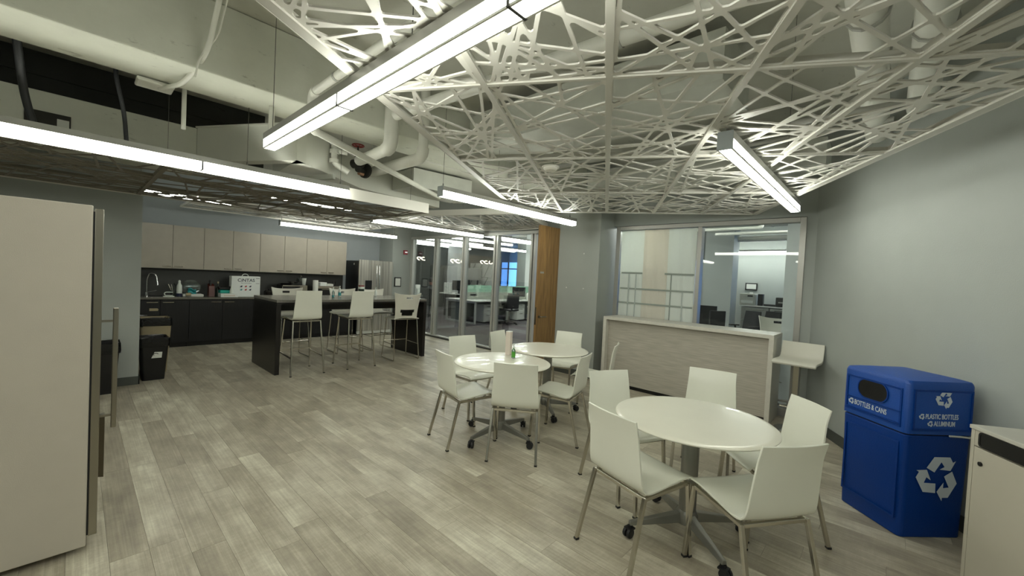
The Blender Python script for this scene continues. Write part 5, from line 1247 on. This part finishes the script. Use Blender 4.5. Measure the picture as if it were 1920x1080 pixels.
t = thing('framed_notice', 'black-framed notice above the beige printer', 'notice', (-2.86, 12.98, 1.62)); part('frame', MB().box(-.15, .15, -.02, .015, -.10, .10), 'black_plastic', t); part('notice_sheet', MB().box(-.12, .12, -.022, -.0201, -.07, .07), 'paper_white', t); part('wall_switch', MB().box(-.03, .05, -.01, .015, -.28, -.16), 'paper_white', t)
t = thing('office_table', 'white office table right behind the window, carrying the monitor', 'desk', (-2.15, 7.35, 0)); part('desktop', MB().box(-.9, 1.0, -.45, .45, .71, .74), 'office_white', t, bevel=.003)
for x_, y_ in ((-.85, -.4), (.95, -.4), (-.85, .4), (.95, .4)): part('leg', MB().box(x_-.02, x_+.02, y_-.02, y_+.02, 0, .71), 'office_white', t)
monitor('black monitor seen low in the left corner of the clear window pane', (-2.38, 7.55, .74), R(-170), .42, .36)
monitor('second dark screen tilted beside the first behind the window', (-2.05, 7.2, .74), R(-120), .3, .3)
for x_, y_, a, lb in ((-2.45, 10.65, 150, 'black task chair behind the window, nearest the printer'), (-2.08, 11.2, 160, 'black task chair behind the window, in the middle of three'), (-1.50, 10.6, 200, 'black task chair behind the window, closest to the blue-lit pillar')):
    task_chair('office_chair', lb, (x_, y_, .0), R(a))
t = thing('dark_bag', 'dark bag and cables lying on the office table by the window', 'bag', (-1.55, 7.25, .74)); part('bag_body', MB().sheet(lambda u, v: ((u-.5)*.5, (v-.5)*.35, .06+.07*sin(pi*u)*sin(pi*v)), 10, 8, .08), 'liner', t, smooth=True)
t = thing('yellow_folder', 'yellow folder under the dark screen behind the window', 'folder', (-2.0, 7.02, .74)); part('folder_cover', MB().box(-.15, .1, -.1, .1, 0, .015), 'yellow', t); part('sheets', MB().box(-.14, .09, -.09, .09, .0151, .022), 'paper_white', t)
c = make_slot(.74, 1.13, True, 'slotted_stool_beyond_window', 'bar stool', 'slotted plastic stool beyond the window'); c.location = (-1.12, 6.75, 0); c.rotation_euler[2] = R(-170); c['label'] = 'white slotted plastic stool standing just behind the window near the counter end'
t = thing('round_duct', 'pale ribbed round duct under the office ceiling in the right window', 'duct'); part('duct_run', MB().tube([(-4.4, 9.6, 3.02), (.4, 9.4, 3.02)], .2, 20), 'duct', t, smooth=True)
for i in range(8): part('duct_rib', MB().tube([(-4.2+.6*i, 9.59-.025*i, 3.02), (-4.17+.6*i, 9.59-.025*i, 3.02)], .21, 20), 'duct', t)
pipe('white pipe with elbow under the office ceiling in the window', [(-3.2, 8.4, 2.66), (-1.75, 8.4, 2.66), (-1.75, 8.4, 2.9)], .03, fr=.05)
pipe('thin white pipe under the office ceiling in the window', [(-2.4, 8.0, 2.52), (-1.2, 8.0, 2.52)], .025, elbows=False)
pipe('thick white pipe along the far office ceiling in the window', [(-3.2, 11.4, 2.78), (-.8, 11.4, 2.82)], .07, elbows=False)
fw = thing('window_3', 'daylit office window glimpsed beyond the pillar at the right', 'window', (-1.30, 12.9, 0)); fw['kind'] = 'structure'
part('pane', MB().box(-.1, 1.2, 0, .02, .6, 2.3), 'daylight', fw); part('mullion', MB().box(.3, .36, -.04, 0, .6, 2.3), 'office_white', fw)
